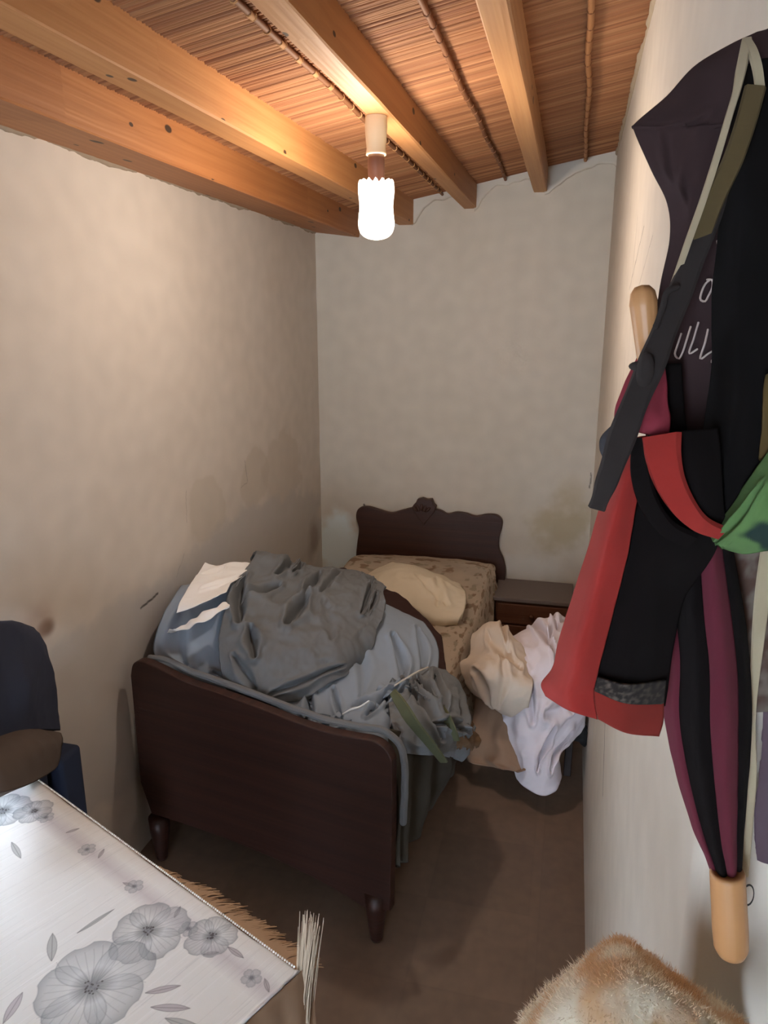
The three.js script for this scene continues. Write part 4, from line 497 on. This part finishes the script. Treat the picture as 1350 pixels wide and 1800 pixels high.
// ---------------------------------------------------------------- clothes and umbrellas hanging at the end of the right wall
{
  const tan = wood([0.73, 0.54, 0.36], [0.69, 0.50, 0.32], 71, { rough: 0.45 });
  const iron = std({ color: sr(60, 58, 56), metalness: 0.7, roughness: 0.5 });
  const H = thing('coat_hook', 'iron coat hook above the hanging clothes', 'hook', [0.19, 2.02, -0.66]);
  mesh('peg', cord([[0, -0.03, 0.004], [0, -0.02, 0.03], [0, 0.0, 0.045], [0, 0.02, 0.05]], 0.004, 16, 8), iron, H); mesh('plate', box(-0.012, 0.012, -0.05, 0.03, 0, 0.006, 0.002), iron, H);
  const plum = fabric(66, 48, 49, { rep: 60, rough: 0.8, sheen: 0.03 });
  const A = tag(mesh('lettered_apron', sheet([
    [[0.108, 2.024, -0.615], [0.113, 2.025, -0.615], [0.119, 2.027, -0.615], [0.132, 2.028, -0.615], [0.145, 2.029, -0.615]],
    [[0.072, 2.007, -0.61], [0.084, 2.005, -0.606], [0.101, 2.004, -0.604], [0.122, 2.004, -0.606], [0.148, 2.005, -0.612]],
    [[0.052, 1.986, -0.606], [0.07, 1.984, -0.6], [0.093, 1.983, -0.6], [0.121, 1.983, -0.604], [0.151, 1.984, -0.612]],
    [[0.032, 1.968, -0.6], [0.056, 1.966, -0.596], [0.086, 1.966, -0.598], [0.119, 1.967, -0.604], [0.153, 1.968, -0.612]],
    [[0.032, 1.963, -0.6], [0.056, 1.961, -0.596], [0.086, 1.961, -0.598], [0.12, 1.962, -0.604], [0.154, 1.962, -0.612]],
    [[0.046, 1.937, -0.602], [0.066, 1.936, -0.598], [0.09, 1.937, -0.6], [0.123, 1.938, -0.606], [0.157, 1.938, -0.612]],
    [[0.059, 1.915, -0.606], [0.075, 1.916, -0.602], [0.093, 1.917, -0.604], [0.126, 1.918, -0.608], [0.16, 1.918, -0.614]],
    [[0.063, 1.891, -0.608], [0.079, 1.891, -0.604], [0.096, 1.89, -0.606], [0.13, 1.89, -0.61], [0.164, 1.89, -0.616]],
    [[0.059, 1.855, -0.608], [0.08, 1.855, -0.604], [0.099, 1.855, -0.606], [0.134, 1.855, -0.61], [0.169, 1.855, -0.616]],
    [[0.059, 1.81, -0.61], [0.081, 1.81, -0.606], [0.103, 1.81, -0.608], [0.14, 1.81, -0.612], [0.175, 1.811, -0.618]],
    [[0.071, 1.749, -0.612], [0.09, 1.75, -0.61], [0.11, 1.75, -0.612], [0.147, 1.751, -0.614], [0.184, 1.752, -0.62]]],
    { nu: 60, nv: 110, thick: 0.003, bump: (u, v, p) => 0.0022 * ridged(p.x * 9, p.y * 6, 3) - 0.001 + creases([[0.16, 0.50, 0.42, 0.3, 0.05, 0.0022], [0.22, 0.57, 0.52, 0.4, 0.05, 0.0025]])(u, v) }), plum), 'dark plum apron with pale handwritten letters hanging at upper right', 'apron');
  const chalk = std({ color: sr(176, 160, 150) }), st = (pts) => cord(pts, 0.0008, 24, 5);
  part(A, 'lettering', [
    st([[0.092, 1.862, -0.597], [0.089, 1.859, -0.597], [0.087, 1.853, -0.597], [0.087, 1.848, -0.597], [0.09, 1.847, -0.597], [0.092, 1.851, -0.597], [0.094, 1.857, -0.597], [0.093, 1.862, -0.597], [0.09, 1.862, -0.597]]), st([[0.094, 1.888, -0.597], [0.096, 1.88, -0.597], [0.095, 1.871, -0.597], [0.095, 1.865, -0.597]]),
    st([[0.076, 1.824, -0.597], [0.074, 1.815, -0.597], [0.073, 1.809, -0.597], [0.076, 1.806, -0.597], [0.078, 1.81, -0.597], [0.08, 1.819, -0.597], [0.082, 1.829, -0.597]]), st([[0.087, 1.832, -0.597], [0.085, 1.821, -0.597], [0.083, 1.81, -0.597], [0.088, 1.813, -0.597]]), st([[0.094, 1.827, -0.597], [0.093, 1.818, -0.597], [0.091, 1.806, -0.597], [0.096, 1.81, -0.597], [0.099, 1.812, -0.597]]), st([[0.099, 1.805, -0.597], [0.099, 1.804, -0.597]]),
  ], chalk, 'pale handwritten letters');
  tag(mesh('black_jacket', sheet([
    [[0.097, 1.994, -0.596], [0.104, 1.998, -0.592], [0.116, 1.999, -0.59], [0.144, 1.997, -0.596]],
    [[0.096, 1.951, -0.59], [0.106, 1.948, -0.58], [0.121, 1.947, -0.578], [0.149, 1.948, -0.59]],
    [[0.095, 1.904, -0.59], [0.106, 1.902, -0.575], [0.123, 1.901, -0.572], [0.154, 1.901, -0.586]],
    [[0.095, 1.858, -0.59], [0.107, 1.857, -0.57], [0.126, 1.857, -0.568], [0.16, 1.857, -0.584]],
    [[0.1, 1.803, -0.588], [0.112, 1.804, -0.566], [0.131, 1.805, -0.564], [0.166, 1.804, -0.58]],
    [[0.097, 1.754, -0.582], [0.112, 1.758, -0.56], [0.134, 1.758, -0.56], [0.171, 1.757, -0.578]],
    [[0.098, 1.712, -0.578], [0.116, 1.718, -0.556], [0.138, 1.719, -0.556], [0.176, 1.717, -0.576]],
    [[0.113, 1.679, -0.578], [0.124, 1.682, -0.56], [0.143, 1.681, -0.56], [0.181, 1.679, -0.576]]],
    { nu: 50, nv: 90, thick: 0.004, bump: (u, v, p) => 0.006 * ridged(p.x * 12, p.y * 7, 5) }), fabric(24, 22, 22, { rep: 60, rough: 0.9, sheen: 0, spec: 0.2 })), 'black jacket hanging in front of the plum apron at right edge', 'jacket');
  const cordM = fabric(206, 190, 158, { sheen: 0, rep: 8 });
  part(A, 'neck_cord', [band([[0.097, 2.011, -0.585], [0.093, 1.99, -0.57], [0.091, 1.976, -0.565], [0.088, 1.962, -0.563], [0.083, 1.938, -0.56], [0.077, 1.911, -0.56], [0.07, 1.884, -0.56], [0.065, 1.863, -0.56], [0.063, 1.854, -0.562]], 0.0055, 0.003, [1, 0.3, 0], 60, (s) => 0.85 + 0.35 * (1 - smooth(0.1, 0.3, s))), band([[0.097, 2.01, -0.585], [0.1, 2, -0.575], [0.103, 1.989, -0.57], [0.106, 1.977, -0.57]], 0.006, 0.003, [1, 0, 0], 20)], cordM, 'thin beige cord');
  tag(mesh('olive_strap', band([[0.102, 1.978, -0.565], [0.098, 1.956, -0.562], [0.093, 1.935, -0.562], [0.085, 1.913, -0.562], [0.08, 1.894, -0.564], [0.078, 1.88, -0.568]], 0.013, 0.003, [1, 0.3, 0], 40), fabric(104, 88, 58)), 'narrow olive strap lying across the plum apron and black jacket', 'strap');

  // red and black umbrella, handle up
  const red = fabric(180, 54, 48, { rep: 70, rough: 0.7 }), blk = fabric(26, 22, 22, { rep: 70, rough: 0.9, sheen: 0, spec: 0.2 }), rose = fabric(158, 56, 72, { rep: 50 }), wine = fabric(114, 44, 60, { rep: 50 }), webbing = fabric(68, 60, 58, { rep: 40, bump: 0.0015 });
  const U = tag(new THREE.Group(), 'loosely folded red and black umbrella hanging with its wooden handle up', 'umbrella'); U.name = numbered('umbrella'); scene.add(U); U.position.set(0.07, 1.33, -0.57);
  { const a = [0.053, 1.803, -0.575], b = [0.044, 1.857, -0.575]; const l = V(a).distanceTo(V(b)); part(U, 'handle', orient(lathe([[0, 0], [0.0072, 0], [0.0078, 0.008], [0.0085, l * 0.4], [0.0095, l * 0.75], [0.0098, l - 0.012], [0.0085, l - 0.004], [0.005, l], [0, l + 0.001]], 20), a, b), tan, 'light wooden handle'); }
  part(U, 'bunched_canopy', sheet([[[0.048, 1.806, -0.58], [0.054, 1.808, -0.57], [0.062, 1.806, -0.572]], [[0.041, 1.79, -0.575], [0.052, 1.792, -0.56], [0.065, 1.789, -0.57]], [[0.034, 1.775, -0.57], [0.048, 1.778, -0.555], [0.066, 1.775, -0.566]], [[0.033, 1.764, -0.57], [0.047, 1.766, -0.552], [0.068, 1.761, -0.562]], [[0.038, 1.757, -0.572], [0.049, 1.757, -0.556], [0.069, 1.753, -0.564]]], { nu: 30, nv: 30, thick: 0.006, bump: (u, v, p) => 0.006 * ridged(p.x * 30, p.y * 12, 2) }), rose, 'rose-red bunched top of the canopy');
  part(U, 'dark_flap', sheet([[[0.035, 1.762, -0.578], [0.04, 1.762, -0.572], [0.045, 1.758, -0.57]], [[0.024, 1.75, -0.574], [0.033, 1.75, -0.562], [0.044, 1.747, -0.565]], [[0.023, 1.741, -0.572], [0.031, 1.741, -0.562], [0.042, 1.738, -0.566]], [[0.026, 1.733, -0.576], [0.033, 1.734, -0.57], [0.039, 1.735, -0.57]]], { nu: 20, nv: 20, thick: 0.006 }), fabric(72, 72, 78), 'dark grey flap');
  part(U, 'panel', sheet([[[0.047, 1.748, -0.58], [0.051, 1.751, -0.566], [0.056, 1.753, -0.566]], [[0.033, 1.713, -0.58], [0.04, 1.72, -0.55], [0.052, 1.72, -0.556]], [[0.023, 1.667, -0.578], [0.032, 1.678, -0.542], [0.048, 1.678, -0.55]], [[0.012, 1.619, -0.576], [0.024, 1.635, -0.536], [0.042, 1.634, -0.545]], [[0.003, 1.58, -0.574], [0.017, 1.6, -0.53], [0.036, 1.598, -0.54]], [[0, 1.558, -0.574], [0.014, 1.578, -0.53], [0.032, 1.575, -0.538]], [[-0.009, 1.54, -0.578], [0.01, 1.557, -0.532], [0.031, 1.555, -0.538]], [[-0.005, 1.529, -0.578], [0.013, 1.542, -0.534], [0.035, 1.535, -0.538]]], { nu: 40, nv: 80, thick: 0.003, bump: (u, v, p) => 0.003 * ridged(p.x * 14, p.y * 8, 7) }), red, 'red canopy panel');
  part(U, 'panel', sheet([[[0.05, 1.802, -0.59], [0.061, 1.803, -0.578], [0.076, 1.803, -0.59]], [[0.059, 1.751, -0.59], [0.067, 1.754, -0.572], [0.083, 1.754, -0.58]], [[0.053, 1.716, -0.568], [0.069, 1.719, -0.56], [0.1, 1.714, -0.57]], [[0.048, 1.675, -0.556], [0.071, 1.676, -0.55], [0.113, 1.674, -0.575]], [[0.041, 1.632, -0.55], [0.065, 1.633, -0.545], [0.094, 1.629, -0.57]], [[0.035, 1.596, -0.544], [0.059, 1.597, -0.54], [0.088, 1.588, -0.566]], [[0.031, 1.556, -0.541], [0.055, 1.551, -0.537], [0.085, 1.542, -0.56]]], { nu: 40, nv: 80, thick: 0.003, bump: (u, v, p) => 0.004 * ridged(p.x * 12, p.y * 5, 9) }), blk, 'black canopy panel');
  part(U, 'mesh_trim', sheet([[[0.032, 1.573, -0.533], [0.054, 1.572, -0.528], [0.084, 1.567, -0.553]], [[0.031, 1.564, -0.533], [0.054, 1.562, -0.528], [0.084, 1.556, -0.552]], [[0.031, 1.561, -0.533], [0.054, 1.556, -0.529], [0.084, 1.547, -0.552]]], { nu: 40, nv: 16, thick: 0.002, colour: (u, v, p) => { const n = smooth(-0.1, 0.3, fbm(p.x * 240, p.y * 240, 3, 2)) * (0.35 + 0.65 * Math.exp(-((u - 0.35) ** 2) * 9)); const a = lin(48, 43, 41), c2 = lin(120, 108, 98); return [0, 1, 2].map((i) => lerp(a[i], c2[i], n * 0.8)); } }), fabric(80, 70, 66, { vc: true }), 'worn dusty mesh trim');
  part(U, 'hem', sheet([[[0.03, 1.562, -0.534], [0.054, 1.557, -0.53], [0.084, 1.548, -0.552]], [[0.032, 1.549, -0.533], [0.055, 1.544, -0.529], [0.085, 1.533, -0.552]], [[0.035, 1.538, -0.533], [0.056, 1.531, -0.53], [0.083, 1.519, -0.552]]], { nu: 30, nv: 14, thick: 0.003 }), fabric(150, 48, 40, { rep: 30, rough: 0.8 }), 'brick red hem');
  part(U, 'panel', sheet([[[0.068, 1.754, -0.572], [0.079, 1.759, -0.552], [0.101, 1.761, -0.556]], [[0.069, 1.734, -0.568], [0.082, 1.741, -0.543], [0.104, 1.743, -0.55]], [[0.076, 1.71, -0.566], [0.088, 1.719, -0.541], [0.107, 1.721, -0.548]], [[0.091, 1.691, -0.566], [0.097, 1.698, -0.545], [0.111, 1.7, -0.55]], [[0.111, 1.681, -0.566], [0.11, 1.686, -0.55], [0.115, 1.688, -0.552]]], { nu: 30, nv: 40, thick: 0.003 }), blk, 'black front lobe');
  part(U, 'red_binding', band([[0.062, 1.756, -0.545], [0.064, 1.743, -0.54], [0.07, 1.725, -0.538], [0.081, 1.707, -0.538], [0.093, 1.695, -0.54], [0.109, 1.688, -0.544]], 0.028, 0.004, [1, 0.55, 0.2], 50, (s) => 1 - 0.62 * s), red, 'curved red edge binding');
  part(U, 'black_binding', band([[0.05, 1.753, -0.55], [0.051, 1.729, -0.545], [0.058, 1.708, -0.543], [0.072, 1.689, -0.545], [0.091, 1.679, -0.55]], 0.014, 0.004, [1, 0.5, 0.2], 40), blk);
  part(U, 'wrist_strap', band([[0.087, 1.919, -0.572], [0.08, 1.89, -0.566], [0.07, 1.861, -0.556], [0.06, 1.83, -0.55], [0.052, 1.805, -0.545], [0.043, 1.78, -0.536], [0.036, 1.755, -0.534], [0.031, 1.734, -0.534], [0.027, 1.717, -0.536], [0.023, 1.702, -0.538]], 0.0185, 0.003, [1, 0.42, 0], 70, (s) => 0.8 + 0.2 * smooth(0.15, 0.45, s) - 0.28 * smooth(0.7, 0.95, s) + 0.05 * Math.sin(s * 31)), webbing, 'grey-brown webbing strap');
  part(U, 'strap_knot', [new THREE.SphereGeometry(0.0075, 12, 8).scale(0.8, 1.7, 0.7).translate(...[0.048, 1.8, -0.54]), new THREE.SphereGeometry(0.006, 10, 8).scale(1.3, 0.6, 0.7).translate(...[0.045, 1.803, -0.545]), cord([[0.064, 1.855, -0.548], [0.058, 1.852, -0.545], [0.056, 1.842, -0.545], [0.053, 1.83, -0.546]], 0.0022, 24, 6)], webbing);

  // wine and black umbrella, handle down
  const U2 = tag(new THREE.Group(), 'folded wine-red and black umbrella hanging with its wooden handle down', 'umbrella'); U2.name = numbered('umbrella'); scene.add(U2); U2.position.set(0.16, 1.2, -0.6);
  const edge = [[960, 1200, 1275], [1060, 1188, 1300], [1150, 1170, 1314], [1245, 1166, 1317], [1350, 1187, 1314], [1450, 1218, 1307], [1500, 1238, 1303], [1545, 1258, 1300]];
  const zs = 1; const proto = [[[0.079, 1.664, -0.61], [0.129, 1.668, -0.61]], [[0.082, 1.609, -0.608], [0.142, 1.615, -0.608]], [[0.089, 1.565, -0.606], [0.151, 1.572, -0.606]], [[0.092, 1.516, -0.604], [0.158, 1.525, -0.604]], [[0.106, 1.463, -0.602], [0.162, 1.472, -0.602]], [[0.125, 1.411, -0.6], [0.164, 1.419, -0.6]], [[0.137, 1.385, -0.6], [0.166, 1.391, -0.6]], [[0.148, 1.361, -0.6], [0.167, 1.365, -0.6]]];
  const strip = (f0, f1) => proto.map(([l, r]) => [0, 0.5, 1].map((t) => { const f = lerp(f0, f1, t), w = r[0] - l[0]; return [lerp(l[0], r[0], f), lerp(l[1], r[1], f), l[2] + 0.42 * w * Math.sin(Math.PI * clamp(f, 0.02, 0.98)) + 0.006 * Math.sin(Math.PI * t)]; }));
  for (const [a, b, m, l] of [[0, 0.17, wine, 'narrow wine-red panel'], [0.17, 0.48, blk, 'black panel'], [0.48, 0.82, wine, 'wide wine-red panel'], [0.82, 1, blk, 'black side panel']]) part(U2, 'panel', sheet(strip(a, b), { nu: 14, nv: 70, thick: 0.003, bump: (u, v, p) => 0.002 * ridged(p.x * 20, p.y * 8, 3) }), m, l);
  { const a = [0.167, 1.292, -0.59], b = [0.154, 1.379, -0.59]; const l = V(a).distanceTo(V(b)); part(U2, 'handle', orient(lathe([[0, 0], [0.006, 0.0005], [0.0115, 0.004], [0.0142, 0.011], [0.0148, 0.03], [0.0145, l * 0.6], [0.0143, l - 0.004], [0.013, l], [0.008, l - 0.002], [0, l - 0.004]], 24), a, b), tan, 'light wooden handle'); const c = [0.173, 1.358, -0.59]; part(U2, 'wire_loop', new THREE.TorusGeometry(0.0085, 0.0008, 6, 20).scale(0.5, 1.2, 1).translate(...c), iron); }
  tag(mesh('beige_tape', band([[0.157, 1.671, -0.612], [0.159, 1.623, -0.616], [0.161, 1.568, -0.616], [0.164, 1.512, -0.616], [0.17, 1.458, -0.616], [0.171, 1.408, -0.616], [0.174, 1.356, -0.616]], 0.0085, 0.002, [1, 0, 0], 50, (s) => 1 + 0.35 * Math.sin(s * 9)), cordM), 'pale beige tape hanging beside the wine-red umbrella', 'tape');
  tag(mesh('mottled_scarf', sheet([[[0.118, 1.668, -0.632], [0.139, 1.667, -0.63], [0.182, 1.67, -0.632]], [[0.131, 1.619, -0.632], [0.149, 1.622, -0.63], [0.179, 1.624, -0.632]], [[0.149, 1.565, -0.632], [0.159, 1.567, -0.63], [0.18, 1.568, -0.632]], [[0.163, 1.508, -0.632], [0.169, 1.51, -0.63], [0.181, 1.511, -0.632]]], { nu: 30, nv: 50, thick: 0.004, bump: (u, v, p) => 0.003 * ridged(p.x * 30, p.y * 10, 3), colour: (u, v, p) => { const n = smooth(-0.1, 0.2, fbm(p.x * 60, p.y * 40, 3, 3)); const a = lin(98, 74, 64), b = lin(134, 122, 112); return [0, 1, 2].map((i) => lerp(a[i], b[i], n)); } }), fabric(120, 110, 100, { vc: true })), 'mottled grey-brown scarf hanging under the green bag', 'scarf');
  tag(mesh('lilac_shawl', sheet([[[0.175, 1.542, -0.642], [0.186, 1.545, -0.64], [0.208, 1.546, -0.642]], [[0.182, 1.466, -0.642], [0.194, 1.469, -0.64], [0.218, 1.472, -0.642]], [[0.184, 1.397, -0.642], [0.199, 1.401, -0.64], [0.227, 1.405, -0.642]], [[0.191, 1.356, -0.642], [0.206, 1.355, -0.64], [0.233, 1.359, -0.642]]], { nu: 30, nv: 60, thick: 0.003, bump: (u, v, p) => 0.003 * ridged(p.x * 40, p.y * 30, 3) }), fabric(146, 122, 136, { bump: 0.002 })), 'lilac knitted shawl at the right picture edge', 'shawl');
  tag(mesh('green_bag', sheet([
    [[0.11, 1.69, -0.555], [0.118, 1.713, -0.55], [0.132, 1.746, -0.545], [0.156, 1.787, -0.55]],
    [[0.107, 1.683, -0.55], [0.117, 1.703, -0.535], [0.132, 1.728, -0.53], [0.158, 1.755, -0.54]],
    [[0.11, 1.678, -0.55], [0.12, 1.69, -0.53], [0.134, 1.704, -0.525], [0.161, 1.717, -0.535]],
    [[0.121, 1.673, -0.556], [0.127, 1.677, -0.54], [0.139, 1.681, -0.535], [0.167, 1.684, -0.54]]],
    { nu: 40, nv: 40, thick: 0.006, bump: (u, v, p) => 0.003 * ridged(p.x * 20, p.y * 20, 3) + creases([[0.02, 0.5, 0.6, 0.3, 0.05, 0.006]])(u, v), colour: (u, v, p) => { const n = smooth(-0.02, 0.12, fbm(p.x * 28, p.y * 28, 5, 3) + 0.5 * (u - 0.62)); const a = lin(112, 152, 92), b = lin(44, 66, 62); return [0, 1, 2].map((i) => lerp(a[i], b[i], n)); } }), fabric(100, 150, 90, { vc: true })), 'green patterned cloth bag hanging in front at the right edge', 'bag');
  tag(mesh('mustard_cloth', sheet([[[0.127, 1.798, -0.555], [0.134, 1.802, -0.55], [0.154, 1.806, -0.55]], [[0.128, 1.767, -0.555], [0.137, 1.768, -0.548], [0.159, 1.768, -0.55]], [[0.13, 1.738, -0.556], [0.14, 1.74, -0.55], [0.162, 1.741, -0.55]]], { nu: 20, nv: 20, thick: 0.004, bump: wr2(0.004, 4) }), fabric(112, 92, 52)), 'mustard brown cloth above the green bag', 'cloth');
}
scene.traverse((o) => { if (o.isMesh) { o.castShadow = o.name !== 'glass_shade'; o.receiveShadow = true; } });
renderer.render(scene, camera);
